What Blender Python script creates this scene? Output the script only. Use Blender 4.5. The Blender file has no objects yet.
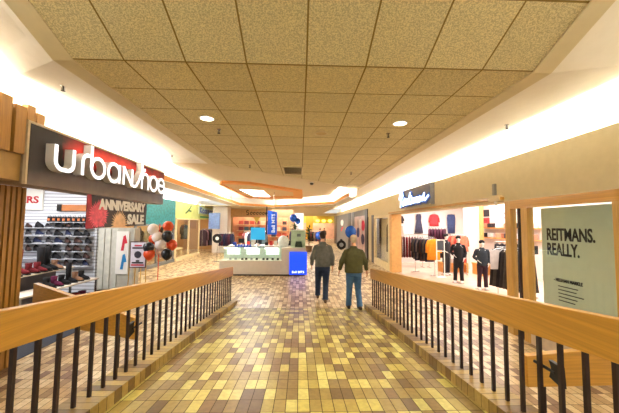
import bpy, bmesh, math, random
from mathutils import Vector, Matrix
random.seed(11)
PI = math.pi
sc = bpy.context.scene
COL = sc.collection
R = math.radians

# ------------------------------------------------------------------ materials
def lin(c):
    out = []
    for v in c:
        v = v / 255.0
        out.append(v / 12.92 if v <= 0.04045 else ((v + 0.055) / 1.055) ** 2.4)
    return (*out, 1.0)

def _new(name):
    m = bpy.data.materials.new(name); m.use_nodes = True
    nt = m.node_tree
    b = nt.nodes['Principled BSDF']
    return m, nt, b

def mat(name, rgb, rough=0.6, metal=0.0, var=0.10, scale=8.0, bump=0.0, emit=0.0, stretch=(1, 1, 1), trans=0.0, coat=0.0):
    m, nt, b = _new(name)
    N, L = nt.nodes, nt.links
    tc = N.new('ShaderNodeTexCoord'); mp = N.new('ShaderNodeMapping')
    mp.inputs['Scale'].default_value = stretch
    L.new(tc.outputs['Object'], mp.inputs['Vector'])
    nz = N.new('ShaderNodeTexNoise'); nz.inputs['Scale'].default_value = scale; nz.inputs['Detail'].default_value = 3
    L.new(mp.outputs[0], nz.inputs['Vector'])
    rp = N.new('ShaderNodeValToRGB')
    c = lin(rgb)
    rp.color_ramp.elements[0].position = 0.3; rp.color_ramp.elements[1].position = 0.7
    rp.color_ramp.elements[0].color = tuple(max(0, v * (1 - var)) for v in c[:3]) + (1,)
    rp.color_ramp.elements[1].color = tuple(min(1, v * (1 + var)) for v in c[:3]) + (1,)
    L.new(nz.outputs['Fac'], rp.inputs['Fac']); L.new(rp.outputs['Color'], b.inputs['Base Color'])
    b.inputs['Roughness'].default_value = rough; b.inputs['Metallic'].default_value = metal
    b.inputs['Transmission Weight'].default_value = trans
    b.inputs['Coat Weight'].default_value = coat
    if bump:
        bp = N.new('ShaderNodeBump'); bp.inputs['Strength'].default_value = bump; bp.inputs['Distance'].default_value = 0.01
        L.new(nz.outputs['Fac'], bp.inputs['Height']); L.new(bp.outputs[0], b.inputs['Normal'])
    if emit:
        L.new(rp.outputs['Color'], b.inputs['Emission Color']); b.inputs['Emission Strength'].default_value = emit
    return m

def math_node(nt, op, a, b=None):
    n = nt.nodes.new('ShaderNodeMath'); n.operation = op
    for i, v in enumerate((a, b)):
        if v is None: continue
        if isinstance(v, (int, float)): n.inputs[i].default_value = v
        else: nt.links.new(v, n.inputs[i])
    return n.outputs[0]

def tile_floor(name, tw, tl, palette, rough=0.3, grout=(70, 55, 30), ax=('X', 'Y'), sat=1.0):
    m, nt, b = _new(name)
    N, L = nt.nodes, nt.links
    tc = N.new('ShaderNodeTexCoord'); sp = N.new('ShaderNodeSeparateXYZ')
    L.new(tc.outputs['Object'], sp.inputs[0])
    u = math_node(nt, 'DIVIDE', sp.outputs[ax[0]], tw); v = math_node(nt, 'DIVIDE', sp.outputs[ax[1]], tl)
    fu = math_node(nt, 'FLOOR', u); fv = math_node(nt, 'FLOOR', v)
    cb = N.new('ShaderNodeCombineXYZ'); L.new(fu, cb.inputs[0]); L.new(fv, cb.inputs[1])
    wn = N.new('ShaderNodeTexWhiteNoise'); wn.noise_dimensions = '2D'; L.new(cb.outputs[0], wn.inputs['Vector'])
    rp = N.new('ShaderNodeValToRGB'); rp.color_ramp.interpolation = 'CONSTANT'
    els = rp.color_ramp.elements
    while len(els) < len(palette): els.new(0.5)
    acc = 0
    tot = sum(w for _, w in palette)
    for e, (c, w) in zip(els, palette):
        e.position = acc / tot; e.color = lin(c); acc += w
    L.new(wn.outputs['Value'], rp.inputs['Fac'])
    nz = N.new('ShaderNodeTexNoise'); nz.inputs['Scale'].default_value = 22; nz.inputs['Detail'].default_value = 4
    L.new(tc.outputs['Object'], nz.inputs['Vector'])
    mx = N.new('ShaderNodeMixRGB'); mx.blend_type = 'MULTIPLY'; mx.inputs['Fac'].default_value = 0.5
    rr = N.new('ShaderNodeValToRGB'); rr.color_ramp.elements[0].position = .35; rr.color_ramp.elements[1].position = .62
    rr.color_ramp.elements[0].color = (.62, .58, .5, 1)
    L.new(nz.outputs['Fac'], rr.inputs['Fac']); L.new(rp.outputs['Color'], mx.inputs[1]); L.new(rr.outputs['Color'], mx.inputs[2])
    du = math_node(nt, 'ABSOLUTE', math_node(nt, 'SUBTRACT', math_node(nt, 'FRACT', u), 0.5))
    dv = math_node(nt, 'ABSOLUTE', math_node(nt, 'SUBTRACT', math_node(nt, 'FRACT', v), 0.5))
    gu = math_node(nt, 'GREATER_THAN', du, 0.5 - 0.0035 / tw); gv = math_node(nt, 'GREATER_THAN', dv, 0.5 - 0.0035 / tl)
    g = math_node(nt, 'MAXIMUM', gu, gv)
    m2 = N.new('ShaderNodeMixRGB'); L.new(g, m2.inputs['Fac']); L.new(mx.outputs[0], m2.inputs[1]); m2.inputs[2].default_value = lin(grout)
    L.new(m2.outputs[0], b.inputs['Base Color'])
    ro = math_node(nt, 'ADD', math_node(nt, 'MULTIPLY', g, 0.4), math_node(nt, 'ADD', math_node(nt, 'MULTIPLY', wn.outputs['Value'], 0.1), rough))
    L.new(ro, b.inputs['Roughness'])
    b.inputs['Specular IOR Level'].default_value = .35
    bp = N.new('ShaderNodeBump'); bp.inputs['Strength'].default_value = 0.25; bp.inputs['Distance'].default_value = 0.004
    L.new(math_node(nt, 'SUBTRACT', math_node(nt, 'MULTIPLY', nz.outputs['Fac'], 0.3), g), bp.inputs['Height']); L.new(bp.outputs[0], b.inputs['Normal'])
    return m

def ceil_tile(name, rgb, line):
    m, nt, b = _new(name)
    N, L = nt.nodes, nt.links
    tc = N.new('ShaderNodeTexCoord'); sp = N.new('ShaderNodeSeparateXYZ'); L.new(tc.outputs['Object'], sp.inputs[0])
    u = math_node(nt, 'DIVIDE', math_node(nt, 'SUBTRACT', sp.outputs['X'], 0.05), 0.61)
    v = math_node(nt, 'DIVIDE', math_node(nt, 'SUBTRACT', sp.outputs['Y'], 2.975), 0.63)
    du = math_node(nt, 'ABSOLUTE', math_node(nt, 'SUBTRACT', math_node(nt, 'FRACT', u), 0.5))
    dv = math_node(nt, 'ABSOLUTE', math_node(nt, 'SUBTRACT', math_node(nt, 'FRACT', v), 0.5))
    g = math_node(nt, 'MAXIMUM', math_node(nt, 'GREATER_THAN', du, 0.486), math_node(nt, 'GREATER_THAN', dv, 0.486))
    vo = N.new('ShaderNodeTexNoise'); vo.inputs['Scale'].default_value = 80; vo.inputs['Detail'].default_value = 2
    L.new(tc.outputs['Object'], vo.inputs['Vector'])
    rp = N.new('ShaderNodeValToRGB'); c = lin(rgb)
    rp.color_ramp.elements[0].position = .4; rp.color_ramp.elements[1].position = .6
    rp.color_ramp.elements[0].color = tuple(x * .72 for x in c[:3]) + (1,); rp.color_ramp.elements[1].color = tuple(x * 1.12 for x in c[:3]) + (1,)
    L.new(vo.outputs['Fac'], rp.inputs['Fac'])
    cb = N.new('ShaderNodeCombineXYZ'); L.new(math_node(nt, 'FLOOR', u), cb.inputs[0]); L.new(math_node(nt, 'FLOOR', v), cb.inputs[1])
    wn = N.new('ShaderNodeTexWhiteNoise'); wn.noise_dimensions = '2D'; L.new(cb.outputs[0], wn.inputs['Vector'])
    mm = N.new('ShaderNodeMixRGB'); mm.blend_type = 'MULTIPLY'; mm.inputs['Fac'].default_value = 1
    vv = math_node(nt, 'ADD', math_node(nt, 'MULTIPLY', wn.outputs['Value'], 0.1), 0.9)
    L.new(rp.outputs['Color'], mm.inputs[1]); L.new(vv, mm.inputs[2])
    m2 = N.new('ShaderNodeMixRGB'); L.new(g, m2.inputs['Fac']); L.new(mm.outputs[0], m2.inputs[1]); m2.inputs[2].default_value = lin(line)
    L.new(m2.outputs[0], b.inputs['Base Color']); b.inputs['Roughness'].default_value = .9
    bp = N.new('ShaderNodeBump'); bp.inputs['Strength'].default_value = .5; bp.inputs['Distance'].default_value = .01
    L.new(vo.outputs['Fac'], bp.inputs['Height']); L.new(bp.outputs[0], b.inputs['Normal'])
    return m

def wood(name, rgb, axis='Y', rough=.4, var=.22):
    st = {'X': (.6, 9, 14), 'Y': (9, .25, 16), 'Z': (9, 14, .6)}[axis]
    return mat(name, rgb, rough, var=var, scale=4.0, stretch=st, coat=.15)

def slat_mat(name, rgb, gap, pitch):
    m, nt, b = _new(name); N, L = nt.nodes, nt.links
    tc = N.new('ShaderNodeTexCoord'); sp = N.new('ShaderNodeSeparateXYZ'); L.new(tc.outputs['Object'], sp.inputs[0])
    g = math_node(nt, 'GREATER_THAN', math_node(nt, 'FRACT', math_node(nt, 'DIVIDE', sp.outputs['Z'], pitch)), .82)
    m2 = N.new('ShaderNodeMixRGB'); L.new(g, m2.inputs['Fac']); m2.inputs[1].default_value = lin(rgb); m2.inputs[2].default_value = lin(gap)
    L.new(m2.outputs[0], b.inputs['Base Color']); b.inputs['Roughness'].default_value = .5
    return m

def emis(name, rgb, s):
    m, nt, b = _new(name)
    b.inputs['Base Color'].default_value = lin(rgb); b.inputs['Emission Color'].default_value = lin(rgb); b.inputs['Emission Strength'].default_value = s
    return m

def glass(name, tint=(252, 254, 253), alpha=0.12):
    m, nt, b = _new(name)
    N, L = nt.nodes, nt.links
    tr = N.new('ShaderNodeBsdfTransparent'); tr.inputs[0].default_value = lin(tint)
    gl = N.new('ShaderNodeBsdfGlossy'); gl.inputs['Roughness'].default_value = .03
    fr = N.new('ShaderNodeFresnel'); fr.inputs[0].default_value = 1.45
    mx = N.new('ShaderNodeMixShader'); ge = N.new('ShaderNodeNewGeometry'); L.new(math_node(nt, 'MULTIPLY', fr.outputs[0], math_node(nt, 'SUBTRACT', 1.0, ge.outputs['Backfacing'])), mx.inputs[0]); L.new(tr.outputs[0], mx.inputs[1]); L.new(gl.outputs[0], mx.inputs[2])
    L.new(mx.outputs[0], N['Material Output'].inputs[0])
    return m

TP = [((200, 184, 94), 4), ((174, 152, 72), 4), ((140, 114, 58), 4), ((158, 134, 66), 4), ((112, 86, 48), 3), ((214, 202, 118), 3), ((128, 98, 54), 3)]
TP_LIT = [((208, 180, 132), 3), ((184, 152, 106), 3), ((154, 122, 82), 3), ((220, 198, 156), 3), ((132, 98, 66), 2)]  # same tile as the ramp; pinkish shop light is mixed into these colours
M = {}
M['floor_c'] = tile_floor('ramp quarry tile', .108, .225, TP, .30)
M['floor_s'] = tile_floor('shop-lit hall quarry tile', .108, .225, TP_LIT, .28)
M['kerb'] = tile_floor('kerb tile', .4, .11, [((150, 122, 60), 2), ((112, 84, 40), 2), ((176, 148, 80), 2)], .35, ax=('X', 'Y'))
M['ceil'] = ceil_tile('acoustic ceiling tile', (228, 216, 170), (136, 114, 58))
M['plaster'] = mat('cream plaster', (222, 208, 176), .8, var=.03)
M['border'] = mat('beige ceiling border', (220, 208, 172), .7, var=.03)
M['white'] = mat('white paint', (240, 236, 226), .7, var=.02)
M['valance'] = mat('beige valance paint', (214, 198, 156), .65, var=.03)
M['orange_p'] = mat('orange paint', (232, 160, 84), .7, var=.04)
M['oak_y'] = wood('honey oak lengthwise', (192, 140, 48), 'Y', var=.16)
M['oak_x'] = wood('honey oak crosswise', (192, 142, 54), 'X', var=.16)
M['oak_z'] = wood('honey oak upright', (196, 152, 70), 'Z', var=.16)
M['oak_d'] = wood('golden slat wood', (164, 118, 52), 'Z', var=.16)
M['oak_dk'] = mat('dark groove wood', (70, 40, 18), .7)
M['dark'] = mat('dark brown steel', (44, 26, 20), .45, .2)
M['blackm'] = mat('black metal', (20, 19, 19), .4, .3)
M['chrome'] = mat('brushed chrome', (190, 190, 188), .25, .9, var=.04)
M['carpet'] = mat('charcoal carpet', (52, 54, 62), .95, scale=60, var=.25)
M['marble'] = mat('pale pink floor', (228, 200, 178), .25, var=.06, scale=2)
M['shopwhite'] = mat('shop wall white', (240, 232, 226), .6, var=.02)
M['slat'] = slat_mat('white slat wall', (232, 234, 240), (120, 122, 130), .095)
M['glass'] = glass('clear glass')
M['glassg'] = glass('greenish glass', (248, 253, 250))
M['lum'] = emis('fluorescent tube', (255, 246, 226), 14)
M['lum_dl'] = emis('downlight lens', (255, 240, 210), 8)
M['sky'] = emis('skylight diffuser', (246, 250, 255), 4)
M['black'] = mat('black cloth', (22, 21, 24), .9, var=.3, scale=20)
M['blackp'] = mat('black plastic', (18, 18, 20), .35)

def cloth(n, rgb): return mat(n, rgb, .92, var=.16, scale=14, bump=.25)

# ------------------------------------------------------------------ mesh helper
class MB:
    def __init__(s): s.bm = bmesh.new()
    def _add(s, verts, faces):
        vs = [s.bm.verts.new(v) for v in verts]
        for f in faces:
            try: s.bm.faces.new([vs[i] for i in f])
            except ValueError: pass
        return s
    def box(s, x0, x1, y0, y1, z0, z1):
        v = [(x, y, z) for z in (z0, z1) for y in (y0, y1) for x in (x0, x1)]
        return s._add(v, [(0, 2, 3, 1), (4, 5, 7, 6), (0, 1, 5, 4), (2, 6, 7, 3), (0, 4, 6, 2), (1, 3, 7, 5)])
    def hexa(s, b, t):   # 4 bottom, 4 top points
        return s._add(list(b) + list(t), [(3, 2, 1, 0), (4, 5, 6, 7), (0, 1, 5, 4), (1, 2, 6, 5), (2, 3, 7, 6), (3, 0, 4, 7)])
    def poly(s, pts): return s._add(pts, [tuple(range(len(pts)))])
    def slab(s, pts, off):
        n = len(pts); o = Vector(off)
        v = [Vector(p) for p in pts] + [Vector(p) + o for p in pts]
        f = [tuple(range(n))[::-1], tuple(range(n, 2 * n))] + [(i, (i + 1) % n, n + (i + 1) % n, n + i) for i in range(n)]
        return s._add(v, f)
    def loft(s, rings, cap=True):
        n = len(rings[0]); v = [p for r in rings for p in r]; f = []
        for k in range(len(rings) - 1):
            for i in range(n):
                j = (i + 1) % n
                f.append((k * n + i, k * n + j, (k + 1) * n + j, (k + 1) * n + i))
        if cap:
            f.append(tuple(range(n))[::-1]); f.append(tuple((len(rings) - 1) * n + i for i in range(n)))
        return s._add(v, f)
    def tube(s, pts, rad, n=8, flat=1.0):
        pts = [Vector(p) for p in pts]
        if isinstance(rad, (int, float)): rad = [rad] * len(pts)
        rings = []; prev = None
        for i, p in enumerate(pts):
            d = (pts[min(i + 1, len(pts) - 1)] - pts[max(i - 1, 0)]).normalized()
            if prev is None:
                a = d.cross(Vector((0, 0, 1)) if abs(d.z) < .9 else Vector((0, 1, 0))).normalized()
            else:
                a = (prev - d * prev.dot(d)).normalized()
            prev = a; b = d.cross(a)
            rings.append([p + (a * math.cos(2 * PI * k / n) + b * math.sin(2 * PI * k / n) * flat) * rad[i] for k in range(n)])
        return s.loft(rings)
    def cyl(s, x, y, z0, z1, r, n=16, r1=None):
        r1 = r if r1 is None else r1
        return s.loft([[(x + q * math.cos(2 * PI * k / n), y + q * math.sin(2 * PI * k / n), z) for k in range(n)] for q, z in ((r, z0), (r1, z1))])
    def ell(s, c, rx, ry, rz, n=14, m=9, noise=0):
        rings = []
        for j in range(m + 1):
            t = PI * (j + .04) / (m + .08) if j < m else PI * .995
            q = math.sin(t)
            rings.append([(c[0] + rx * q * math.cos(2 * PI * k / n), c[1] + ry * q * math.sin(2 * PI * k / n), c[2] - rz * math.cos(t)) for k in range(n)])
        return s.loft(rings)
    def build(s, name, m, parent=None, smooth=False, base=None, bevel=0):
        bmesh.ops.recalc_face_normals(s.bm, faces=s.bm.faces)
        me = bpy.data.meshes.new(name); s.bm.to_mesh(me); s.bm.free()
        if parent is not None:
            o0 = Vector(parent['_o'] if '_o' in parent else (0, 0, 0))
        elif base is not None: o0 = Vector(base)
        else:
            xs = [v.co for v in me.vertices]
            o0 = Vector(((min(v.x for v in xs) + max(v.x for v in xs)) / 2, (min(v.y for v in xs) + max(v.y for v in xs)) / 2, min(v.z for v in xs)))
        me.transform(Matrix.Translation(-o0))
        o = bpy.data.objects.new(name, me); COL.objects.link(o)
        if isinstance(m, (list, tuple)):
            for q in m: me.materials.append(q)
        elif m: me.materials.append(m)
        if smooth:
            for p in me.polygons: p.use_smooth = True
        o['_o'] = tuple(o0)
        if parent is not None: o.parent = parent
        else: o.location = o0
        if bevel:
            md = o.modifiers.new('bevel', 'BEVEL'); md.width = bevel; md.segments = 2; md.limit_method = 'ANGLE'
        return o

def struct(name, mb, m, base=(0, 0, 0), smooth=False):
    o = mb.build(name, m, base=base, smooth=smooth); o['kind'] = 'structure'; return o
def tag(o, label, cat, group=None):
    o['label'] = label; o['category'] = cat
    if group: o['group'] = group
    return o
def thing(name, label, cat, loc=(0, 0, 0), group=None):
    o = bpy.data.objects.new(name, None); COL.objects.link(o); o.location = loc; o.empty_display_size = .1
    o['_o'] = tuple(loc); return tag(o, label, cat, group)
def dup(o, loc=None, rz=None, label=None, scale=None, parent=None):
    c = o.copy(); COL.objects.link(c)
    if parent is not None: c.parent = parent
    for ch in list(o.children): dup(ch, parent=c)
    if loc is not None: c.location = loc
    if rz is not None: c.rotation_euler = (0, 0, rz)
    if scale is not None: c.scale = scale
    if label: c['label'] = label
    return c
def B(*a): return MB().box(*a)

FR = {'right': Matrix(((0, 0, -1), (-1, 0, 0), (0, 1, 0))),    # faces -X
      'left': Matrix(((0, 0, 1), (1, 0, 0), (0, 1, 0))),       # faces +X
      'cam': Matrix(((1, 0, 0), (0, 0, -1), (0, 1, 0)))}       # faces -Y
def text(s, h, org, face, m, parent, name='lettering', width=None, ext=.004, bold=0.0, rot=0.0):
    cu = bpy.data.curves.new('t', 'FONT'); cu.body = s; cu.size = h / .72; cu.extrude = ext; cu.offset = bold; cu.resolution_u = 3
    ob = bpy.data.objects.new('t', cu); COL.objects.link(ob)
    dg = bpy.context.evaluated_depsgraph_get(); dg.update()
    me = bpy.data.meshes.new_from_object(ob.evaluated_get(dg)); bpy.data.objects.remove(ob)
    w = max(v.co.x for v in me.vertices) - min(v.co.x for v in me.vertices)
    sx = width / w if width else 1
    x0 = min(v.co.x for v in me.vertices)
    A = FR[face]
    if isinstance(parent['_o'], str): pass
    po = Vector(parent['_o'])
    rm = Matrix.Rotation(rot, 3, 'Z')
    for v in me.vertices:
        v.co = A @ (rm @ Vector(((v.co.x - x0) * sx, v.co.y, v.co.z))) + Vector(org) - po
    me.materials.clear(); me.materials.append(m)
    o = bpy.data.objects.new(name, me); COL.objects.link(o); o.parent = parent; o['_o'] = tuple(po)
    return o
def strokes(lines, w, d, org, face, m, parent, name='lettering', closed=()):
    """flat ribbons following 2-D polylines, extruded by d towards the viewer"""
    mb = MB(); A = FR[face]; O = Vector(org)
    for li, pts in enumerate(lines):
        P = [Vector(p) for p in pts]; n = len(P); cl = (P[0] - P[-1]).length < 1e-6
        ra, rb = [], []
        for i in range(n):
            if cl: a, b = P[(i - 1) % (n - 1)], P[(i + 1) % (n - 1)]
            else: a, b = P[max(i - 1, 0)], P[min(i + 1, n - 1)]
            t = (b - a).normalized(); nn = Vector((-t.y, t.x)) * w / 2
            e = Vector((0, 0))
            if not cl and i == 0: e = -t * w * .2
            if not cl and i == n - 1: e = t * w * .2
            ra.append(P[i] + nn + e); rb.append(P[i] - nn + e)
        rings = []
        for a, b in zip(ra, rb):
            rings.append([A @ Vector((a.x, a.y, 0)) + O, A @ Vector((b.x, b.y, 0)) + O, A @ Vector((b.x, b.y, d)) + O, A @ Vector((a.x, a.y, d)) + O])
        mb.loft(rings, cap=not cl)
    return mb.build(name, m, parent)
def arc(cx, cy, rx, ry, a0, a1, n=12):
    return [(cx + rx * math.cos(R(a0 + (a1 - a0) * i / n)), cy + ry * math.sin(R(a0 + (a1 - a0) * i / n))) for i in range(n + 1)]

def remesh(mb, name, m, parent, vox=.016, sm=6):
    bmesh.ops.recalc_face_normals(mb.bm, faces=mb.bm.faces)
    me = bpy.data.meshes.new(name); mb.bm.to_mesh(me); mb.bm.free()
    ob = bpy.data.objects.new('tmp', me); COL.objects.link(ob)
    md = ob.modifiers.new('r', 'REMESH'); md.mode = 'VOXEL'; md.voxel_size = vox
    ms = ob.modifiers.new('s', 'SMOOTH'); ms.iterations = sm; ms.factor = .5
    dg = bpy.context.evaluated_depsgraph_get(); dg.update()
    m2 = bpy.data.meshes.new_from_object(ob.evaluated_get(dg)); bpy.data.objects.remove(ob)
    po = Vector(parent['_o']); m2.transform(Matrix.Translation(-po))
    m2.name = name
    for p in m2.polygons: p.use_smooth = True
    m2.materials.clear(); m2.materials.append(m)
    o = bpy.data.objects.new(name, m2); COL.objects.link(o); o.parent = parent; o['_o'] = tuple(po)
    return o

# ================================================================== SETTING
RS = .096; RY = 7.75
def rz(y): return RS * (RY - y)
# floors
struct('floor', B(-13, 13, -4, 56, -.12, 0), M['floor_s'])
mb = MB().slab([(-1.66, RY, 0.003), (1.66, RY, 0.003), (1.66, -.5, rz(-.5)), (-1.66, -.5, rz(-.5))], (0, 0, -.02))
struct('floor_ramp', mb, M['floor_c'])
mb = B(-1.66, 1.66, -4, -.5, rz(-.5) - .02, rz(-.5)); struct('floor_landing', mb, M['floor_c'])
def kerb(sx, yend, name):
    a, b = 1.65 * sx, 1.95 * sx
    h = .12
    t = [(a, yend, h), (b, yend, h), (b, -3.9, rz(-3.9) + h), (a, -3.9, rz(-3.9) + h)]
    t[0] = (a, yend, rz(yend) + h); t[1] = (b, yend, rz(yend) + h)
    bt = [(x, y, -.0) for x, y, z in t]
    mb = MB().hexa(bt, t)
    return struct(name, mb, M['kerb'])
kerb(-1, 8.25, 'trim_1'); kerb(1, 7.68, 'trim_2')
struct('floor_carpet', MB().slab([(-4.27, 3.0, .004), (-4.27, 8.9, .004), (-9.5, 8.9, .004), (-9.5, 3.0, .004)], (0, 0, .006)), M['carpet'])
struct('floor_boutique', MB().slab([(4.42, 1.5, .004), (13, 1.5, .004), (13, 17.2, .004), (4.42, 17.2, .004)], (0, 0, .008)), M['marble'])

# main tiled ceiling (flat part, then rising towards the viewer's end)
XL, XR, ZC = -2.28, 2.42, 3.73
DG = [(-2.28, 8.10), (2.42, 12.95)]
mb = MB().slab([(XL, 2.975, ZC), (XR, 2.975, ZC), (XR, DG[1][1], ZC), (XL, DG[0][1], ZC)], (0, 0, .03)); struct('ceiling', mb, M['ceil'])
z1 = ZC + .433 * 1.8
mb = MB().slab([(XL, 2.975, ZC), (XR, 2.975, ZC), (XR, 1.175, z1), (XL, 1.175, z1)], (0, 0, .03)); struct('ceiling_slope', mb, M['ceil'])
mb = B(XL, XR, -4, 1.175, z1, z1 + .03); struct('ceiling_rear', mb, M['ceil'])
w = .2
mb = MB()
for s, X, ye in ((-1, XL, DG[0][1]), (1, XR, DG[1][1])):
    mb.slab([(X, 2.975, ZC - .015), (X + s * w, 2.975, ZC - .015), (X + s * w, ye, ZC - .015), (X, ye, ZC - .015)], (0, 0, .04))
    mb.slab([(X, 2.975, ZC - .015), (X + s * w, 2.975, ZC - .015), (X + s * w, 1.175, z1 - .015), (X, 1.175, z1 - .015)], (0, 0, .04))
    mb.box(min(X, X + s * w), max(X, X + s * w), -4, 1.175, z1 - .015, z1 + .025)
struct('trim_3', mb, M['border'])
# cove soffits
XO = 4.55; ZO = 3.99; YR = 34
rb = XR + w
mb = MB().slab([(rb, 3.0, ZC), (XO, 3.0, ZO), (XO, YR, ZO), (rb, YR, ZC)], (0, 0, .03))
mb.slab([(rb, 3.0, ZC), (XO, 3.0, ZO), (XO, 1.175, ZO + .8), (rb, 1.175, z1)], (0, 0, .03))
mb.slab([(rb, -4, z1), (XO, -4, ZO + .8), (XO, 1.175, ZO + .8), (rb, 1.175, z1)], (0, 0, .03))
struct('ceiling_cove_right', mb, M['white'])
lb = XL - w
mb = MB().slab([(lb, 3.0, ZC), (-4.0, 4.05, ZO), (-4.0, 7.3, ZO), (lb, 7.3, ZC)], (0, 0, .03))
mb.slab([(lb, 3.0, ZC), (-4.0, 4.05, ZO), (-4.0, 1.175, ZO + .9), (lb, 1.175, z1)], (0, 0, .03))
mb.slab([(lb, -4, z1), (-4.0, -4, ZO + .9), (-4.0, 1.175, ZO + .9), (lb, 1.175, z1)], (0, 0, .03))
mb.slab([(lb, 7.3, ZC), (-3.5, 7.3, 3.903), (-3.5, 8.12, 3.75), (lb, 8.12, ZC)], (0, 0, .03))
mb.slab([(-3.5, 7.3, 3.903), (-4.0, 7.3, ZO), (-4.0, 8.12, ZO), (-3.5, 8.12, 3.75)], (0, 0, .03))
struct('ceiling_cove_left', mb, M['white'])
# cove back walls
mb = B(XO, XO + .05, -4, YR, 3.3, 4.85); struct('wall_cove_right', mb, M['white'])
mb = B(-4.06, -4.0, -4, 8.1, 3.3, 4.95); struct('wall_cove_left', mb, M['white'])
# valance right: beige face, lip, trough
mb = B(4.2, 4.26, -4, YR, 2.62, 3.50).box(4.26, 4.56, -4, YR, 3.28, 3.33).box(4.26, 4.6, -4, 17.3, 2.62, 2.68)
struct('wall_right', mb, M['valance'])
mb = B(-3.76, -3.70, -4, 8.1, 3.22, 3.50).box(-4.06, -3.76, -4, 8.1, 3.28, 3.33)
struct('wall_left', mb, M['white'])
# plaster ceiling beyond the diagonal edge, with the floating orange lip ring
Z2 = 3.75
inner = [(-3.5, 8.1), (-3.5, 18.6), (-1.9, 20.3), (.05, 18.1), (1.6, 16.4), (1.62, 12.8)]
ring = [(-3.78, 7.9), (-3.78, 19.1), (-1.86, 20.7), (.18, 18.5), (1.88, 16.7), (1.98, 12.35)]
outer = [(-4.4, 7.9), (-4.4, 19.5), (-1.8, 21.4), (.4, 19.1), (2.3, 17.0), (2.45, 12.9)]
mb = MB().slab([(x, y, Z2) for x, y in [(-2.28, 8.10), (-2.9, 8.1)] + inner + [(2.42, 12.95)]], (0, 0, .04))
struct('ceiling_plaster', mb, M['plaster'])
# border along the diagonal edge
mb = MB().slab([(XL - w, 7.95, ZC - .012), (XL, 8.1, ZC - .012), (XR, 12.95, ZC - .012), (XR + w, 13.1, ZC - .012), (XR + w, 13.45, ZC - .012), (XR, 13.3, ZC - .012), (XL, 8.45, ZC - .012), (XL - w, 8.3, ZC - .012)], (0, 0, .03))
struct('trim_4', mb, M['plaster'])
def wallstrip(pts, z0, z1, t=.05):
    mb = MB()
    for (a, b) in zip(pts[:-1], pts[1:]):
        d = Vector((b[0] - a[0], b[1] - a[1])).normalized(); n = Vector((-d.y, d.x)) * t
        mb.slab([(a[0], a[1], z0), (b[0], b[1], z0), (b[0], b[1], z1), (a[0], a[1], z1)], (n.x, n.y, 0))
    return mb
mb = wallstrip(ring, 3.30, 3.45, .06); struct('trim_5', mb, M['orange_p'])
mb = wallstrip(outer, 3.40, 4.15); mb.slab([(x, y, 4.12) for x, y in outer], (0, 0, .03))
struct('wall_slot', mb, M['white'])
mb = MB()
for i in range(len(ring) - 1):
    mb.slab([(*ring[i], 3.28), (*ring[i + 1], 3.28), (*outer[i + 1], 3.28), (*outer[i], 3.28)], (0, 0, .02))
struct('ceiling_trough', mb, M['white'])
mb = wallstrip([(-3.5, 8.1), (-3.5, 18.6), (-1.9, 20.3), (.05, 18.1), (1.6, 16.4), (1.62, 12.8)], 3.75, 4.12, .03); struct('trim_6', mb, M['plaster'])
# far ceilings
mb = B(-13, rb, 22, 56, 3.42, 3.47).box(rb, XO, 34, 56, 3.42, 3.47).box(-4.5, rb, 21.98, 22.0, 3.42, 3.8).slab([(rb, 13.2, 3.75), (rb, 22, 3.75), (-1.6, 22, 3.75), (-1.78, 21.4, 3.75), (.45, 19.15, 3.75), (2.35, 17.05, 3.75), (2.5, 13.0, 3.75)], (0, 0, .03)).slab([(-1.6, 22, 3.78), (-4.5, 22, 3.78), (-4.4, 19.5, 3.78), (-1.8, 21.4, 3.78)], (0, 0, .03))
struct('ceiling_far', mb, M['plaster'])
mb = B(-7.6, -4.4, 8.0, 21.5, 3.78, 3.82); struct('ceiling_side', mb, M['white'])
mb = B(-7.62, -7.55, 8.9, 30, 3.0, 3.85); struct('wall_cove_far', mb, M['white'])
mb = B(-13, 13, 55.9, 56, 0, 4.2); struct('wall_far', mb, mat('far wall paint', (226, 190, 140), .7, var=.1, scale=.3))
mb = B(-12.9, -12.8, -4, 56, 0, 4.2); struct('wall_outer_left', mb, M['shopwhite'])
mb = B(12.8, 12.9, 1.5, 56, 0, 4.2); struct('wall_outer_right', mb, M['shopwhite'])

# orange-framed skylight panel in the coffer
t = thing('skylight_panel', 'orange edged ceiling panel with bright white skylight in its middle', 'skylight', (-1.5, 15, 3.6))
o_ = [(-3.2, 11.9), (-2.95, 11.35), (-1.95, 11.6), (.1, 14.0), (.15, 18.0), (-3.1, 18.2)]
i_ = [(-3.1, 12.1), (-2.9, 11.75), (-2.05, 11.95), (-.35, 14.3), (-.35, 16.6), (-3.0, 17.9)]
mb = MB()
for i in range(6):
    j = (i + 1) % 6
    mb.hexa([(*o_[i], 3.66), (*o_[j], 3.66), (*i_[j], 3.66), (*i_[i], 3.66)], [(*o_[i], 3.75), (*o_[j], 3.75), (*i_[j], 3.75), (*i_[i], 3.75)])
mb.build('frame', M['orange_p'], t)
sk = [(-2.78, 13.8), (-1.75, 14.1), (-1.72, 18.0 - .8), (-2.62, 17.1)]
mb = MB().slab([(x, y, 3.70) for x, y in i_], (0, 0, .03)); mb.build('panel', mat('tan panel paint', (214, 180, 130), .8, var=.03), t)
MB().slab([(x, y, 3.685) for x, y in sk], (0, 0, .012)).build('diffuser', M['sky'], t)

# ================================================================== LIGHTS
def area(name, loc, rot, sx, sy, power, col=(1, .93, .8)):
    l = bpy.data.lights.new(name, 'AREA'); l.shape = 'RECTANGLE'; l.size = sx; l.size_y = sy; l.energy = power; l.color = col
    o = bpy.data.objects.new(name, l); COL.objects.link(o); o.location = loc; o.rotation_euler = rot; return o
WARM = (1, .95, .84)
WHITE = (1, .975, .94)
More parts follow.
